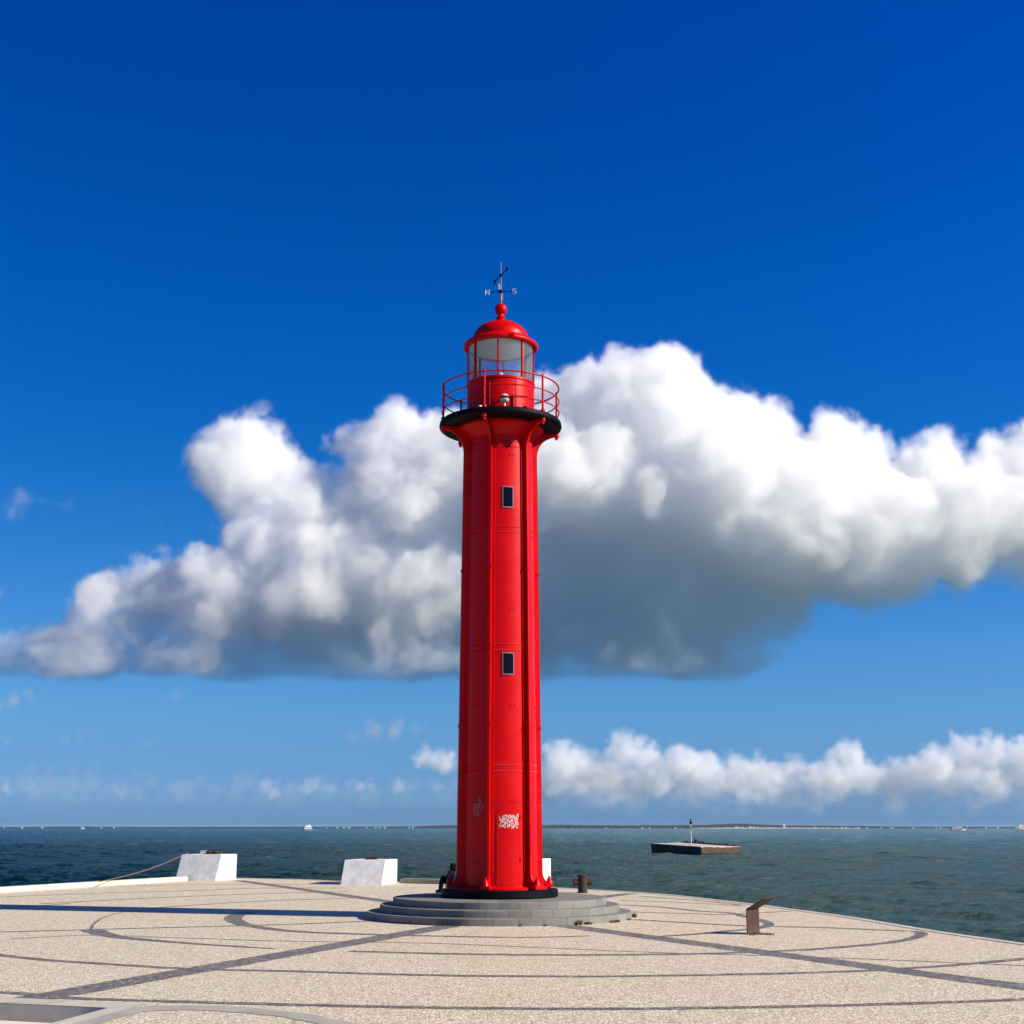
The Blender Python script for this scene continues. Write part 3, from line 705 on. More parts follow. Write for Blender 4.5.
letter([[(1, .9), (.7, 1), (.2, 1), (0, .8), (.1, .58), (.9, .45), (1, .2), (.8, 0), (.2, 0), (0, .12)]], Mv @ Vector((.275, 0, vz)), 0)
letter([[(1, 0), (0, 0), (0, 1), (1, 1)], [(0, .5), (.8, .5)]], Mv @ Vector((0, .275, vz)), R(78))
letter([[(.3, 0), (0, .3), (0, .7), (.3, 1), (.7, 1), (1, .7), (1, .3), (.7, 0), (.3, 0)]], Mv @ Vector((0, -.275, vz)), R(78))
bm = bmesh.new(); az_ = zz(12.60); dv = Vector((.14, -.36, 0)); 
tube(bm, [Vector((0, 0, az_))-dv, Vector((0, 0, az_))+dv*.9], .010, 6)
hd = dv.normalized(); sd_ = Vector((0, 0, 1))
tipc = Vector((0, 0, az_))+dv
tv = [tipc+hd*.06, tipc-hd*.06+sd_*.055, tipc-hd*.06-sd_*.055]
side = hd.cross(sd_)*.004
A = [bm.verts.new(p+side) for p in tv]; B = [bm.verts.new(p-side) for p in tv]
bm.faces.new(A); bm.faces.new(B[::-1])
for i in range(3): bm.faces.new((A[i], B[i], B[(i+1) % 3], A[(i+1) % 3]))
tl = Vector((0, 0, az_))-dv
tv = [tl+hd*.14, tl-hd*.04+sd_*.075, tl-hd*.0, tl-hd*.04-sd_*.075]
A = [bm.verts.new(p+side) for p in tv]; B = [bm.verts.new(p-side) for p in tv]
bm.faces.new(A); bm.faces.new(B[::-1])
for i in range(4): bm.faces.new((A[i], B[i], B[(i+1) % 4], A[(i+1) % 4]))
lathe(bm, [(.008, az_+.04), (.03, az_+.02), (.03, az_-.02), (.008, az_-.04)], 12)
obj('vane_arrow', bm, BLACK, ms)

# ---------------------------------------------------------------- bollard
g = gr(582.6, 892.9)
bo = empty('mooring_bollard', (g.x, g.y, 0), R(8)); tag(bo, 'rusty iron cross bollard at the water edge right of the lighthouse', 'bollard')
sc = g.y/ray(582, 890).y/F   # metres per pixel there
h = 17.4*sc*1.03
bm = bmesh.new(); r = 4.6*sc; lathe(bm, [(0, h), (r*.8, h), (r*1.12, h-.012), (r*1.15, h-.05), (r, h-.07), (r, .03), (r*1.2, .02), (r*1.2, 0)], 32); obj('post', bm, RUST, bo, 40)
bm = bmesh.new(); zc_ = h-7.6*sc; rr = 3.0*sc; ln = 9.6*sc
pts = [(-ln, .8), (-ln+.02, 1), (-r*1.2, .92), (r*1.2, .92), (ln-.02, 1), (ln, .8)]
tube(bm, [(x, 0, zc_) for x, s in pts], [rr*s for x, s in pts], 16); obj('cross_bar', bm, RUST, bo, 40)

# ---------------------------------------------------------------- corten lectern sign
p0 = gr(747.3, 934.6); p1 = gr(759.3, 932.8)
sg = empty('lectern_sign', (p0.x, p0.y, 0), math.atan2(p1.y-p0.y, p1.x-p0.x)); Wd = (p1-p0).length
tag(sg, 'bent rusty steel lectern sign standing on the paving right of the steps', 'sign')
sc = p0.y/ray(750, 920).y/F; H = 24*sc
# local: x along the plate, -y toward the sun side (visible face)
bm = bmesh.new(); box(bm, (Wd/2, 0, H/2), (Wd, .014, H)); obj('upright_plate', bm, CORTEN, sg)
lean = 17.5*sc; rise = 11.0*sc
bm = bmesh.new()
t = .007; n_ = Vector((0, rise, lean)).normalized()*t
cs = [Vector((0, 0, H)), Vector((Wd, 0, H)), Vector((Wd, -lean*1.15, H+rise*1.0)), Vector((0, -lean*1.15, H+rise*1.0))]
nn = (cs[1]-cs[0]).cross(cs[3]-cs[0]).normalized()*t
A = [bm.verts.new(c-nn+Vector((0, 0, .006))) for c in cs]; B = [bm.verts.new(c+nn+Vector((0, 0, .006))) for c in cs]
bm.faces.new(A); bm.faces.new(B[::-1])
for i in range(4): bm.faces.new((A[i], A[(i+1) % 4], B[(i+1) % 4], B[i]))
obj('sloped_panel', bm, CORTEN, sg)

# ---------------------------------------------------------------- weeds
GRN = grain('dry_green_weeds', (.06, .065, .02), (.16, .15, .06), 30, .8, .1)
def tuft(bm, c, r, n, h, rnd):
    for i in range(n):
        a = rnd.uniform(0, 6.28); d = rnd.random()**.7*r; b = Vector((c.x+math.cos(a)*d, c.y+math.sin(a)*d, c.z)); hh = h*rnd.uniform(.4, 1)
        l = rnd.uniform(0, 6.28); t = b+Vector((math.cos(l)*hh*.7, math.sin(l)*hh*.7, hh)); wv = Vector((-math.sin(l), math.cos(l), 0))*.008
        m_ = b.lerp(t, .6)+Vector((0, 0, hh*.15))
        V = [bm.verts.new(x) for x in (b-wv, b+wv, m_+wv, m_-wv, t)]; bm.faces.new(V[:4]); bm.faces.new((V[3], V[2], V[4]))
rnd = random.Random(4)
bm = bmesh.new()
tuft(bm, gr(765, 934.6), .15, 70, .03, rnd); tuft(bm, gr(758, 934.3), .08, 40, .04, rnd); tuft(bm, gr(752, 935.2), .1, 25, .03, rnd)
tag(obj('weeds', bm, GRN, doubles=False), 'dry green weeds at the foot of the rusty lectern sign', kind='stuff')
bm = bmesh.new()
for px, py, r_, n, hh in ((572, 924.2, .06, 70, .09), (582, 924, .05, 30, .05), (591, 924.5, .06, 40, .05), (606, 922.2, .06, 40, .05), (612, 921.8, .05, 40, .05), (621, 920, .05, 30, .04), (631, 917.3, .07, 60, .09), (545, 925.8, .04, 15, .04), (520, 926.3, .04, 15, .04)):
    g = gr(px, py); d = (g-TC); d.z = 0; d.normalize(); c_ = TC+d*(2.45); tuft(bm, c_, r_, n, hh, rnd)
tag(obj('weeds', bm, GRN, doubles=False), 'small weeds growing along the bottom of the round steps', kind='stuff')

# ---------------------------------------------------------------- sitting person (behind-left of the tower foot)
def person():
    yb = 27.35; zs = .36
    def P(px, py, dy=0): return at(px, py, yb+dy)
    base = at(449, 889, yb); base.z = zs
    root = empty('person', base); tag(root, 'person in dark clothes sitting hunched with knees up at the tower foot', 'person')
    me = bpy.data.meshes.new('body')
    J = {}; V = []; E = []; Rd = []
    def j(n, p, r): J[n] = len(V); V.append(p-base); Rd.append(r)
    j('pel', P(453, 887.5), .095); j('bel', P(452.6, 881), .095); j('che', P(451.6, 875.5), .105); j('nek', P(451.8, 870.6), .05); j('hd0', P(452.2, 868.6), .062); j('hd1', P(452.9, 866.6), .064)
    for s, dy in ((0, -.09), (1, .09)):
        j('hip%d' % s, P(452.2, 887.5, dy), .075); j('kn%d' % s, P(442.8-s*.6, 876.5, dy*.8), .05); j('an%d' % s, P(440.6-s*.8, 891.2, dy), .036); j('to%d' % s, P(436.6-s*.5, 892.4, dy*1.1), .026)
        j('sh%d' % s, P(450.8, 873.2, dy*1.3), .055); j('el%d' % s, P(446.6, 878.5, dy*1.8), .04); j('wr%d' % s, P(443.2, 877.0, dy*.9), .028); j('ha%d' % s, P(441.8, 877.4, dy*.3), .026)
    E = [('pel', 'bel'), ('bel', 'che'), ('che', 'nek'), ('nek', 'hd0'), ('hd0', 'hd1')]
    for s in '01': E += [('pel', 'hip'+s), ('hip'+s, 'kn'+s), ('kn'+s, 'an'+s), ('an'+s, 'to'+s), ('che', 'sh'+s), ('sh'+s, 'el'+s), ('el'+s, 'wr'+s), ('wr'+s, 'ha'+s)]
    me.from_pydata(V, [(J[a], J[b]) for a, b in E], [])
    o = put('body', me, CLOTH, root)
    m = o.modifiers.new('s', 'SKIN'); 
    sv = me.skin_vertices[0].data if me.skin_vertices else None
    if sv is None:
        bm = bmesh.new(); bm.from_mesh(me); bm.verts.layers.skin.verify(); bm.to_mesh(me); bm.free(); sv = me.skin_vertices[0].data
    for i, r in enumerate(Rd): sv[i].radius = (r, r); sv[i].use_root = (i == 0)
    m.use_smooth_shade = True
    sb = o.modifiers.new('u', 'SUBSURF'); sb.levels = 2; sb.render_levels = 2
    # hair / hood
    bm = bmesh.new(); bmesh.ops.create_uvsphere(bm, u_segments=20, v_segments=12, radius=.085)
    for v in bm.verts:
        if v.co.x < -.05: v.co.x = -.05+(v.co.x+.05)*.3
    bmesh.ops.scale(bm, vec=(1, .95, 1.05), verts=bm.verts); c_ = P(453.1, 867.6)-base; bmesh.ops.translate(bm, vec=c_, verts=bm.verts); obj('hair', bm, CLOTH2, root, 60)
    bm = bmesh.new(); bmesh.ops.create_uvsphere(bm, u_segments=16, v_segments=10, radius=.06); c_ = P(451.7, 868.9)-base
    for v in bm.verts:
        v.co.z *= 1.2
        if v.co.x < -.045 and abs(v.co.y) < .02 and abs(v.co.z) < .02: v.co.x -= .014
    bmesh.ops.translate(bm, vec=c_, verts=bm.verts); obj('face', bm, SKINM, root, 60)
    for s in (-1, 1):
        bm = bmesh.new(); box(bm, (0, 0, 0), (.15, .06, .05), None, .02); c_ = P(438.8, 892.2, s*.09)-base; bmesh.ops.translate(bm, vec=(c_.x, c_.y, .03), verts=bm.verts); obj('shoe', bm, CLOTH2, root, 60)
person()

# ---------------------------------------------------------------- caisson in the water
def caisson():
    L0 = gr(651.4, 853.8, SEA); F0 = gr(701.4, 855.2, SEA); R0 = gr(741.4, 854.6, SEA); K0 = L0+R0-F0
    cc = (L0+R0)/2
    o = empty('concrete_caisson', (cc.x, cc.y, SEA)); tag(o, 'old rectangular concrete caisson rising from the water right of the lighthouse', 'caisson')
    m = NT('weathered_caisson_concrete')
    a = m.noise(.9, 8, .7); s = m.n('ShaderNodeSeparateXYZ'); m.l(m.tc.outputs['Object'], s.inputs[0])
    c = m.ramp(a.outputs[0], [(.3, (.04, .024, .014)), (.55, (.08, .05, .03)), (.75, (.13, .09, .06))])
    wl = m.math('ADD', s.outputs[2], m.math('MULTIPLY', a.outputs[0], .5))
    c = m.mix(m.ramp(wl, [(.45, (1, 1, 1)), (.75, (0, 0, 0))]), c, (.012, .011, .008))
    m.color(c); m.set(Roughness=.9); b_ = m.noise(3, 5); m.bump(b_.outputs[0], .6, .1)
    tp = grain('pale_weathered_top', (.36, .31, .26), (.58, .52, .45), .8, .9, .3, 6)
    def ztop(px, py, P): return at(px, py, P.y).z-SEA
    pts = [(L0, ztop(651.9, 843.9, L0)), (F0, ztop(701.4, 847.3, F0)), (R0, ztop(741, 847.2, R0)), (K0, ztop(697, 842.6, K0))]
    bm = bmesh.new(); lo4 = []; hi4 = []
    for P, zt_ in pts:
        lo4.append(bm.verts.new((P.x-cc.x, P.y-cc.y, -2))); hi4.append(bm.verts.new((P.x-cc.x, P.y-cc.y, zt_)))
    for i in range(4): bm.faces.new((lo4[i], lo4[(i+1) % 4], hi4[(i+1) % 4], hi4[i]))
    bm.faces.new(hi4)
    bmesh.ops.subdivide_edges(bm, edges=bm.edges[:], cuts=14, use_grid_fill=True)
    rn = random.Random(2)
    for v in bm.verts: v.co += Vector((rn.uniform(-1, 1), rn.uniform(-1, 1), rn.uniform(-1, 1)))*.07
    obj('walls', bm, m.m, o, doubles=False)
    bm = bmesh.new(); g = [Vector((p.x-cc.x, p.y-cc.y, z_+.1)) for p, z_ in pts]; ce = sum(g, Vector())/4
    g = [ce+(q_-ce)*.975 for q_ in g]
    A = [bm.verts.new(v) for v in g]; B = [bm.verts.new(v-Vector((0, 0, .3))) for v in g]; bm.faces.new(A)
    for i in range(4): bm.faces.new((A[i], A[(i+1) % 4], B[(i+1) % 4], B[i]))
    obj('top_slab', bm, tp, o)
    # broken upstand along the back-right edge
    bm = bmesh.new(); q0 = g[3].lerp(g[2], .02); q1 = g[3].lerp(g[2], .93); rn = random.Random(8)
    q0 = q0+(g[0]-g[3])*.25
    for k in range(16):
        a_ = q0.lerp(q1, k/16); b_ = q0.lerp(q1, (k+1)/16); h = rn.uniform(.12, .34)
        d = b_-a_; M = Matrix.Translation((a_+b_)/2+Vector((0, 0, h/2))) @ Matrix.Rotation(math.atan2(d.y, d.x), 4, 'Z'); box(bm, (0, 0, 0), (d.length*1.01, .5, h), M)
    obj('broken_upstand', bm, RUST, o)
    for px, ww, hh in ((696, .9, .9), (699.5, .7, .55)):
        b = at(px, 844, g[3].y+cc.y-4); bm = bmesh.new(); base = ce.z; 
        b = Vector((b.x-cc.x, b.y-cc.y, 0)); lathe(bm, [(0, base+hh), (ww*.35, base+hh), (ww*.42, base+hh*.85), (ww*.3, base+hh*.75), (ww*.3, base-.2)], 14, c=(b.x, b.y)); obj('iron_bollard', bm, RUST, o, 40)
    # beacon post
    bp = at(691.4, 845, cc.y+1); zb_ = SEA+ce.z+.02
    sc_ = bp.y/F
    b = empty('beacon_post', (bp.x, bp.y, zb_)); tag(b, 'thin pale beacon post with a black lamp standing on the caisson', 'beacon')
    zt2 = at(691.4, 819, bp.y).z-zb_
    bm = bmesh.new(); tube(bm, [(0, 0, -.1), (0, 0, zt2-.9)], [.07, .06], 10); obj('pole', bm, GREYPAINT, b, 60)
    bm = bmesh.new(); lathe(bm, [(0, zt2), (.09, zt2-.02), (.12, zt2-.3), (.08, zt2-.42), (.26, zt2-.5), (.28, zt2-.72), (.1, zt2-.9)], 14); obj('lamp', bm, BLACK, b, 40)
    zc = at(691.4, 828.6, bp.y).z-zb_
    bm = bmesh.new(); box(bm, (0, 0, zc), (.22, .22, .34), None, .05); obj('junction_box', bm, BLACK, b)
caisson()

# ---------------------------------------------------------------- far shore
def tree_mat():
    m = NT('far_trees'); a = m.noise(.02, 6, .7); m.color(m.ramp(a.outputs[0], [(.3, (.010, .022, .030)), (.7, (.024, .040, .042))])); m.set(Roughness=1); return m.m  # blue of the distant air put into the foliage colour
TREEM = tree_mat(); SAND = grain('far_sand', (.32, .29, .24), (.46, .42, .36), .01, .9, 0)
def ridge(name, knots, Y, depth, mat, seed, rough, kind='structure', base=SEA-.5):
    """knots: (px, top py). A strip of land with real depth, standing at distance Y"""
    rn = random.Random(seed); bm = bmesh.new(); xs = []
    x0, x1 = knots[0][0], knots[-1][0]; n = int((x1-x0)*1.2)
    rows = []
    for i in range(n+1):
        px = x0+(x1-x0)*i/n
        for a, b in zip(knots[:-1], knots[1:]):
            if a[0] <= px <= b[0]: t = (px-a[0])/(b[0]-a[0]); py = a[1]+(b[1]-a[1])*t; break
        top = at(px, py, Y); jit = rn.uniform(-rough, rough)*Y/F
        h = max(top.z+jit, base+.6)
        row = []
        for f, k in ((0, 0), (.04, .55), (.15, .85), (.4, 1), (.75, .8), (1, 0)):
            row.append(bm.verts.new((top.x, Y+depth*f+rn.uniform(-1, 1)*depth*.02, base+(h-base)*k*(1+rn.uniform(-.06, .06)))))
        rows.append(row)
    for i in range(n):
        for k in range(5): bm.faces.new((rows[i][k], rows[i+1][k], rows[i+1][k+1], rows[i][k+1]))
    o = obj(name, bm, mat, None, 80); o['kind'] = kind; return o
ridge('far_shore', [(-80, 826.4), (0, 827), (60, 826.6), (130, 827), (250, 826.9), (330, 826.6), (412, 826.3), (425, 825.4), (452, 825.0), (470, 825.6), (520, 826)], 9000, 700, TREEM, 1, .25)
ridge('far_shore_ridge', [(520, 826.2), (548, 825), (560, 824.4), (590, 825.2), (640, 825.3), (700, 825.4), (760, 825.4), (860, 826), (900, 826.6), (1000, 827), (1120, 826.8)], 8200, 600, TREEM, 2, .35)
ridge('far_hill', [(640, 825.6), (690, 824.8), (715, 824.6), (735, 823.7), (752, 823.4), (768, 824.4), (790, 825.2), (860, 826)], 9600, 900, TREEM, 3, .12)
ridge('far_beach', [(690, 828.1), (705, 827.9), (740, 827.5), (800, 827.6), (862, 828.0)], 6600, 250, SAND, 4, .05)
# distant buildings: individual, tiny
WB = grain('far_white_render', (.6, .6, .58), (.75, .74, .7), .05, .8, 0); RFM = grain('far_roof_tile', (.25, .12, .08), (.35, .2, .14), .05, .8, 0)
def far_building(px, wpx, hpx, Y, label, group=None, roof=True, base_py=None):
    s_ = Y/F; b = at(px, 828, Y); wx = wpx*s_; h = hpx*s_; o = empty('building', (b.x, b.y, SEA+.3))
    bm = bmesh.new(); box(bm, (0, 0, h/2), (wx, wx*.8, h)); obj('wall', bm, WB, o)
    if roof:
        bm = bmesh.new(); r_ = [(-wx*.54, -wx*.43), (wx*.54, -wx*.43), (wx*.54, wx*.43), (-wx*.54, wx*.43)]
        A = [bm.verts.new((x, y, h)) for x, y in r_]; t0 = bm.verts.new((-wx*.25, 0, h*1.25)); t1 = bm.verts.new((wx*.25, 0, h*1.25))
        bm.faces.new(A[::-1]); bm.faces.new((A[0], A[1], t1, t0)); bm.faces.new((A[2], A[3], t0, t1)); bm.faces.new((A[1], A[2], t1)); bm.faces.new((A[3], A[0], t0)); obj('roof', bm, RFM, o)
    tag(o, label, 'building', group); return o
far_building(736.5, 2.6, 1.9, 6500, 'white building on the far beach, left one of the first pair right of the caisson', roof=False)
far_building(742.5, 1.6, 1.5, 6500, 'small white building on the far beach just right of the caisson', roof=False)
far_building(750.2, 2.4, 1.9, 6500, 'white building on the far beach below the hill top', roof=False)
far_building(753.8, 1.6, 1.7, 6520, 'narrow white building touching the one below the hill top on the far beach', roof=False)
far_building(784.2, 1.6, 4.0, 6700, 'tall pale tower building on the far shore right of the beach houses', roof=False)
rn = random.Random(11)
for i in range(78):
    px = 600+rn.random()*424 if i % 2 else rn.gauss(800, 60) if i < 40 else rn.choice((rn.uniform(2, 120), rn.uniform(325, 415), rn.uniform(330, 412)))
    far_building(px, rn.uniform(.7, 1.9), rn.uniform(.7, 1.3), 8100 if i < 40 else 8900, 'tiny white building in the low row on the far right shore' if i < 40 else 'tiny white building in the low row on the far left shore', 'tiny buildings on the far right shore' if i < 40 else 'tiny buildings on the far left shore', roof=False)
# boats
def boat(px, py, L_, H_, label, hull_c, yaw=0):
    g = gr(px, py, SEA); o = empty('ferry_boat', (g.x, g.y, SEA), yaw); tag(o, label, 'boat')
    hm = grain('hull_paint', hull_c, tuple(c*1.2 for c in hull_c), .5, .5, 0)
    bm = bmesh.new(); n = 12; B = L_*.24; top = []; bot = []
    for i in range(n+1):
        t = i/n; x = (t-.5)*L_; wv = B/2*(1-max(0, (t-.65)/.35)**2)*(.85+.15*min(1, t*6)); sh = .25*H_+.12*H_*max(0, (t-.6)/.4)
        top.append((x, wv, sh)); bot.append((x*.94, wv*.7, -.5))
    def ringv(lst, s): return [bm.verts.new((x, s*y, z)) for x, y, z in lst]
    a = ringv(top, 1); b = ringv(bot, 1); c = ringv(top, -1); d = ringv(bot, -1)
    for i in range(n):
        bm.faces.new((a[i], a[i+1], b[i+1], b[i])); bm.faces.new((c[i], d[i], d[i+1], c[i+1])); bm.faces.new((a[i], c[i], c[i+1], a[i+1]))
    bm.faces.new((a[0], b[0], d[0], c[0])); obj('hull', bm, hm, o)
    bm = bmesh.new(); box(bm, (-.04*L_, 0, .42*H_), (L_*.72, B*.8, .34*H_)); obj('cabin', bm, VANEW, o)
    bm = bmesh.new(); box(bm, (-.02*L_, 0, .68*H_), (L_*.6, B*.65, .2*H_)); box(bm, (.1*L_, 0, .84*H_), (L_*.2, B*.5, .14*H_)); obj('upper_deck', bm, VANEW, o)
    bm = bmesh.new()
    for s in (-1, 1): box(bm, (-.04*L_, s*(B*.4+.02), .44*H_), (L_*.62, .04, .1*H_))
    obj('window_strip', bm, DKGL, o)
boat(308.0, 830.6, 16.5, 9.5, 'white ferry boat on the horizon left of the lighthouse', (.10, .13, .18), R(35))
boat(82.5, 829.0, 12, 7, 'tiny white boat far out near the left end of the horizon', (.6, .6, .6), R(10))
boat(958, 830.4, 26, 6.5, 'long low white boat on the horizon toward the right', (.6, .62, .62), R(0))
boat(1021, 829.2, 22, 14, 'white ship at the right end of the horizon', (.55, .3, .25), R(15))

# ---------------------------------------------------------------- air
bm = bmesh.new(); box(bm, (0, 20000, (SEA-1.5+55)/2), (90000, 82000, 55-(SEA-1.5)))
hz = obj('haze', bm, None); tag(hz, 'thin pale sea haze over the water', kind='stuff')
hm = bpy.data.materials.new('sea_air'); hm.use_nodes = True; hm.node_tree.nodes.clear()
ho = hm.node_tree.nodes.new('ShaderNodeOutputMaterial'); hv = hm.node_tree.nodes.new('ShaderNodeVolumePrincipled'); hm.node_tree.links.new(hv.outputs[0], ho.inputs['Volume'])
hv.inputs['Color'].default_value = (.55, .72, .92, 1); hv.inputs['Density'].default_value = 1e-5; hz.data.materials.append(hm)

# ---------------------------------------------------------------- clouds (real volumes grown from lobes)
BINS = [300, 220, 150, 100, 65, 40, 24]
def cloud(name, blobs, Y, vox, seed, amp, dens, scale=1.0, kids=(26, 9), warp=260, base=None, edge=60, col=.996, soft=15, wscale=220, fade=None, vor=(), push=(.75, 1.0), low=None):
    rnd = random.Random(seed); pts = []; bins = [b*scale for b in BINS]; px2m = Y/F
    def add(c, r):
        k = min(range(len(bins)), key=lambda i: abs(math.log(bins[i]/r))); pts.append((c, k, bins[k]))
    def rdir(up):
        while 1:
            v = Vector((rnd.gauss(0, 1), rnd.gauss(0, 1), rnd.gauss(0, 1))).normalized()
            if v.z > up and v.y < .6: return v
    for (px, py, rp, dy) in blobs:
        c = at(px, py, Y+dy*px2m); r = rp*px2m; add(c, r)
        for i in range(kids[0]):
            d = rdir(-.35); r2 = r*rnd.uniform(.28, .5); c2 = c+d*(r*rnd.uniform(*push)); add(c2, r2)
            for j in range(kids[1]):
                d3 = rdir(-.5); add(c2+d3*r2*rnd.uniform(.8, 1.05), r2*rnd.uniform(.25, .5))
    O = Vector((0, Y, 0))
    me = bpy.data.meshes.new(name); me.from_pydata([p[0]-O for p in pts], [], [])
    a = me.attributes.new('bin', 'INT', 'POINT'); a.data.foreach_set('value', [p[1] for p in pts])
    ob = bpy.data.objects.new(name, me); COL.objects.link(ob); ob.location = O
    Pn = np.array([p[0]-O for p in pts]); Rn = np.array([p[2] for p in pts])[:, None]
    pad = 45*scale
    mn = (Pn-Rn).min(0)-pad; mxx = (Pn+Rn).max(0)+pad
    mn[2] = max(mn[2], 30)
    res = [max(8, int(math.ceil((mxx[i]-mn[i])/vox))) for i in range(3)]
    print(name, len(pts), res, res[0]*res[1]*res[2]/1e6)
    g = bpy.data.node_groups.new(name, 'GeometryNodeTree')
    g.interface.new_socket('Geometry', in_out='INPUT', socket_type='NodeSocketGeometry')
    g.interface.new_socket('Geometry', in_out='OUTPUT', socket_type='NodeSocketGeometry')
    N = g.nodes; K = g.links
    gi = N.new('NodeGroupInput'); go = N.new('NodeGroupOutput')
    at_ = N.new('GeometryNodeInputNamedAttribute'); at_.data_type = 'INT'; at_.inputs[0].default_value = 'bin'
    pos = N.new('GeometryNodeInputPosition')
    def mt(op, a, b=None, c=None):
        m = N.new('ShaderNodeMath'); m.operation = op
        for i, x in enumerate((a, b, c)):
            if x is None: continue
            if isinstance(x, (int, float)): m.inputs[i].default_value = x
            else: K.new(x, m.inputs[i])
        return m.outputs[0]
    def nzz(sz, det, ro):
        n = N.new('ShaderNodeTexNoise'); n.noise_dimensions = '3D'; n.inputs['Scale'].default_value = 1/sz; n.inputs['Detail'].default_value = det; n.inputs['Roughness'].default_value = ro
        K.new(pos.outputs[0], n.inputs['Vector']); return n
    wn = nzz(wscale*scale, 5, .55)
    v1 = N.new('ShaderNodeVectorMath'); v1.operation = 'SUBTRACT'; K.new(wn.outputs['Color'], v1.inputs[0]); v1.inputs[1].default_value = (.5, .5, .5)
    v2 = N.new('ShaderNodeVectorMath'); v2.operation = 'MULTIPLY_ADD'; K.new(v1.outputs[0], v2.inputs[0]); v2.inputs[1].default_value = (warp*scale,)*3; K.new(pos.outputs[0], v2.inputs[2])
    sdf = None
    for k in sorted(set(p[1] for p in pts)):
        cm = N.new('FunctionNodeCompare'); cm.data_type = 'INT'; cm.operation = 'EQUAL'; K.new(at_.outputs[0], cm.inputs[2]); cm.inputs[3].default_value = k
        sp = N.new('GeometryNodeSeparateGeometry'); K.new(gi.outputs[0], sp.inputs[0]); K.new(cm.outputs[0], sp.inputs[1])
        pr = N.new('GeometryNodeProximity'); pr.target_element = 'POINTS'; K.new(v2.outputs[0], pr.inputs['Sample Position'] if 'Sample Position' in pr.inputs else pr.inputs['Source Position']); K.new(sp.outputs[0], pr.inputs[0])
        d = mt('SUBTRACT', pr.outputs['Distance'], bins[k])
        sdf = d if sdf is None else mt('SMOOTH_MIN', sdf, d, soft*scale)
    for sz, am in amp:
        sdf = mt('ADD', sdf, mt('MULTIPLY', mt('SUBTRACT', nzz(sz*scale, 4, .6).outputs[0], .5), am*2*scale))
    for sz, am in vor:   # cauliflower lobes: cell noise gives round bumps with sharp creases between
        vn = N.new('ShaderNodeTexVoronoi'); vn.voronoi_dimensions = '3D'; vn.feature = 'F1'; vn.inputs['Scale'].default_value = 1/(sz*scale); vn.inputs['Randomness'].default_value = 1
        K.new(v2.outputs[0], vn.inputs['Vector']); sdf = mt('ADD', sdf, mt('MULTIPLY', mt('SUBTRACT', vn.outputs['Distance'], .45), am*scale))
    if base:
        s1 = N.new('ShaderNodeSeparateXYZ'); K.new(pos.outputs[0], s1.inputs[0])
        b = N.new('ShaderNodeMapRange'); K.new(s1.outputs[0], b.inputs[0])
        for i, x in enumerate(base): b.inputs[1+i].default_value = x
        s2 = N.new('ShaderNodeSeparateXYZ'); K.new(v2.outputs[0], s2.inputs[0])
        z_ = mt('ADD', mt('MULTIPLY', s1.outputs[2], .72), mt('MULTIPLY', s2.outputs[2], .28))
        sdf = mt('SMOOTH_MAX', sdf, mt('SUBTRACT', b.outputs[0], z_), 70*scale)
    mr = N.new('ShaderNodeMapRange'); mr.interpolation_type = 'SMOOTHSTEP'; K.new(sdf, mr.inputs[0])
    mr.inputs[1].default_value = 4*scale; mr.inputs[2].default_value = -edge*scale; mr.inputs[3].default_value = 0; mr.inputs[4].default_value = 1
    den = mr.outputs[0]
    fl = N.new('ShaderNodeMapRange'); K.new(nzz(110*scale, 5, .65).outputs[0], fl.inputs[0]); fl.inputs[1].default_value = .3; fl.inputs[2].default_value = .65; fl.inputs[3].default_value = .25; fl.inputs[4].default_value = 1
    den = mt('MULTIPLY', den, fl.outputs[0])
    if low:
        s4 = N.new('ShaderNodeSeparateXYZ'); K.new(pos.outputs[0], s4.inputs[0]); f4 = N.new('ShaderNodeMapRange'); f4.interpolation_type = 'SMOOTHSTEP'; K.new(mt('SUBTRACT', s4.outputs[2], b.outputs[0]), f4.inputs[0])
        f4.inputs[1].default_value = 0; f4.inputs[2].default_value = low[0]; f4.inputs[3].default_value = low[1]; f4.inputs[4].default_value = 1
        den = mt('MULTIPLY', den, f4.outputs[0])
    if fade:
        s3 = N.new('ShaderNodeSeparateXYZ'); K.new(pos.outputs[0], s3.inputs[0]); f3 = N.new('ShaderNodeMapRange'); f3.interpolation_type = 'SMOOTHSTEP'; K.new(s3.outputs[2], f3.inputs[0]); f3.inputs[1].default_value = fade[0]; f3.inputs[2].default_value = fade[1]
        den = mt('MULTIPLY', den, f3.outputs[0])
    vc = N.new('GeometryNodeVolumeCube'); K.new(den, vc.inputs['Density']); vc.inputs['Min'].default_value = mn; vc.inputs['Max'].default_value = mxx
    for i, a_ in enumerate('XYZ'): vc.inputs['Resolution '+a_].default_value = res[i]
    m = bpy.data.materials.new(name); m.use_nodes = True; t = m.node_tree; t.nodes.clear()
    o = t.nodes.new('ShaderNodeOutputMaterial'); v = t.nodes.new('ShaderNodeVolumePrincipled'); t.links.new(v.outputs[0], o.inputs['Volume'])
    v.inputs['Color'].default_value = (col, col, col, 1); v.inputs['Density'].default_value = dens; v.inputs['Anisotropy'].default_value = 0
    sm = N.new('GeometryNodeSetMaterial'); sm.inputs['Material'].default_value = m
    K.new(vc.outputs[0], sm.inputs[0]); K.new(sm.outputs[0], go.inputs[0])
    ob.modifiers.new('volume', 'NODES').node_group = g
    structure(ob); return ob
YC = 5400
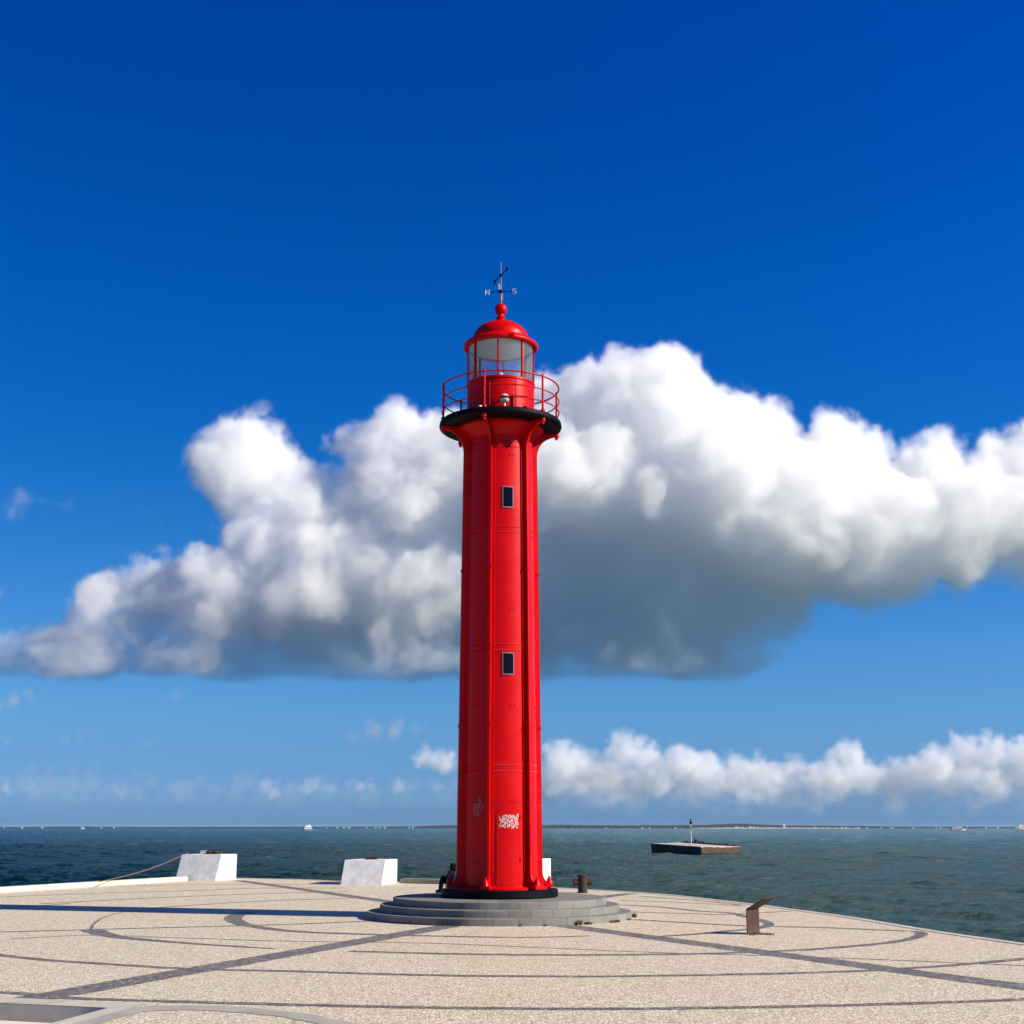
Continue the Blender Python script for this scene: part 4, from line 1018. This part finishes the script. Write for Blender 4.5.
MAIN = [(-60, 665, 30, 0), (-20, 660, 34, 0), (20, 652, 34, 0), (70, 645, 40, -20), (120, 618, 50, 0), (160, 585, 45, 0), (200, 565, 30, -30), (235, 470, 48, 0), (245, 440, 38, 0), (225, 600, 60, 0), (262, 470, 45, 10), (255, 530, 40, 0), (290, 500, 50, 0), (310, 480, 30, 0), (300, 590, 80, 20), (340, 550, 65, 0),
        (370, 440, 42, 0), (400, 445, 46, 0), (360, 490, 40, 10), (430, 500, 85, 30), (420, 600, 85, 20), (445, 450, 45, 30), (510, 470, 90, 40), (520, 590, 90, 30), (560, 420, 62, 20), (640, 398, 58, 0), (600, 480, 100, 0), (620, 590, 85, 0), (675, 410, 60, 0), (700, 500, 100, 0),
        (690, 610, 65, 10), (745, 450, 65, 0), (790, 520, 80, 0), (840, 470, 62, 0), (870, 530, 75, 0), (920, 490, 66, 0), (960, 530, 70, 0), (1000, 490, 62, 0), (1060, 485, 75, 0), (1060, 540, 70, 0), (1130, 510, 80, 0), (1190, 530, 60, 0)]
VX = 9.5
MAIN = [(x, y+12, r*.9, d+(0 if x < 770 else (-28 if y > 505 else 5))+(50 if 480 < x < 770 and y > 560 else 0)) for x, y, r, d in MAIN]+[(x, 668, 34, (x % 7)*9-20) for x in range(60, 760, 34)]+[(775, 600, 42, 40), (735, 630, 34, 40), (830, 575, 40, 20), (725, 595, 52, 30), (755, 565, 52, 20), (900, 560, 40, 0), (960, 555, 38, 0), (1020, 545, 40, 0)]
cloud('cloud', MAIN, YC, VX, 3, [(420, 70), (110, 22), (38, 16)], .018, edge=30, vor=[(120, 28), (52, 30), (25, 18)], soft=70, kids=(22, 6), push=(.64, .95), low=(520, .28), col=.991, base=(at(735, 680, YC).x, at(1060, 600, YC).x, at(0, 680, YC).z, at(0, 592, YC).z))
# low cumulus row far out over the opposite shore
YH = 16000; rn = random.Random(21); ROW = []
for x, y, r in ((560, 762, 20), (585, 768, 18), (628, 756, 20), (650, 764, 18), (680, 762, 17), (705, 768, 16), (735, 768, 14), (765, 770, 15), (795, 772, 15), (848, 757, 16), (835, 770, 15), (870, 774, 13), (905, 772, 15), (935, 764, 18), (965, 758, 20), (995, 757, 20), (1030, 762, 22), (1070, 770, 20), (610, 776, 18), (1110, 766, 20),
                (432, 760, 13), (445, 764, 12), (420, 762, 8)): ROW.append((x, y, r, rn.uniform(-20, 20)))
for x in range(500, 1130, 26): ROW.append((x, 782+rn.uniform(-4, 4), 18, rn.uniform(-10, 60))); ROW.append((x+12, 798+rn.uniform(-3, 3), 15, rn.uniform(-10, 60))); ROW.append((x+5, 809+rn.uniform(-3, 3), 14, rn.uniform(-10, 60)))
cloud('cloud_row', ROW, YH, 34, 7, [(160, 45), (50, 25)], .0062, scale=1.0, kids=(16, 6), edge=60, warp=240, vor=[(110, 50), (50, 25)], fade=(at(0, 824, YH).z, at(0, 768, YH).z))
ROW2 = []
for x in range(-40, 480, 13):
    ROW2.append((x+rn.uniform(-6, 6), 787+rn.uniform(-5, 5), rn.uniform(8, 14), rn.uniform(-20, 60))); ROW2.append((x+rn.uniform(-6, 6), 799+rn.uniform(-4, 4), rn.uniform(9, 13), rn.uniform(-20, 60)))
HD = [(266, 786, 7, 0), (274, 792, 8, 0), (306, 788, 7, 0), (314, 784, 8, 0), (330, 789, 6, 0), (362, 788, 7, 0), (372, 786, 6, 0), (398, 787, 7, 0), (410, 787, 6, 0), (438, 788, 5, 0), (236, 779, 4, 0), (5, 790, 6, 0), (120, 793, 6, 0)]
cloud('cloud_row', HD, YH, 26, 19, [(160, 50), (50, 25)], .0034, scale=.6, kids=(14, 5), edge=60, warp=260, vor=[(110, 50), (50, 25)])
cloud('cloud_row', ROW2, YH+1500, 34, 9, [(160, 70), (50, 30)], .0007, scale=.8, kids=(10, 4), edge=100, warp=340, fade=(at(0, 815, YH).z, at(0, 778, YH).z))
# thin wisps; some carry their shade as a grey volume colour
W1 = [(20, 505, 14, 0), (42, 502, 11, 0), (5, 512, 12, 0), (62, 500, 6, 0)]
cloud('cloud_wisp', W1, YC, 14, 13, [(160, 60), (50, 40)], .006, scale=.6, kids=(12, 5), edge=80, warp=360, col=.93)
W2 = [(148, 517, 9, 0), (162, 521, 9, 0), (178, 522, 6, 0)]
cloud('cloud_wisp', W2, YC, 12, 14, [(160, 60), (50, 40)], .008, scale=.5, kids=(12, 5), edge=80, warp=420)
for i, (ws, dn) in enumerate(([(355, 738, 9), (375, 733, 12), (395, 730, 12), (418, 727, 8)], .0018), ) if False else enumerate([([(355, 738, 8), (375, 733, 11), (395, 730, 11), (418, 727, 7)], .0035), ([(65, 738, 8), (80, 735, 8), (95, 733, 5)], .003), ([(-5, 706, 12), (12, 702, 10), (28, 697, 6)], .004), ([(30, 772, 7), (50, 772, 6), (75, 771, 7), (95, 768, 6)], .0025), ([(-5, 738, 8), (8, 741, 6)], .003), ([(140, 745, 4), (150, 744, 4)], .003), ([(-2, 594, 7)], .004), ([(165, 700, 5), (178, 697, 6)], .0025)]):
    cloud('cloud_wisp', [(x, y, r, 0) for x, y, r in ws], 9000, 22, 30+i, [(160, 60), (50, 40)], dn*2.4, scale=.7, kids=(10, 5), edge=90, warp=190, col=.74)  # grey volume colour stands in for shade on these wisps
print('done')
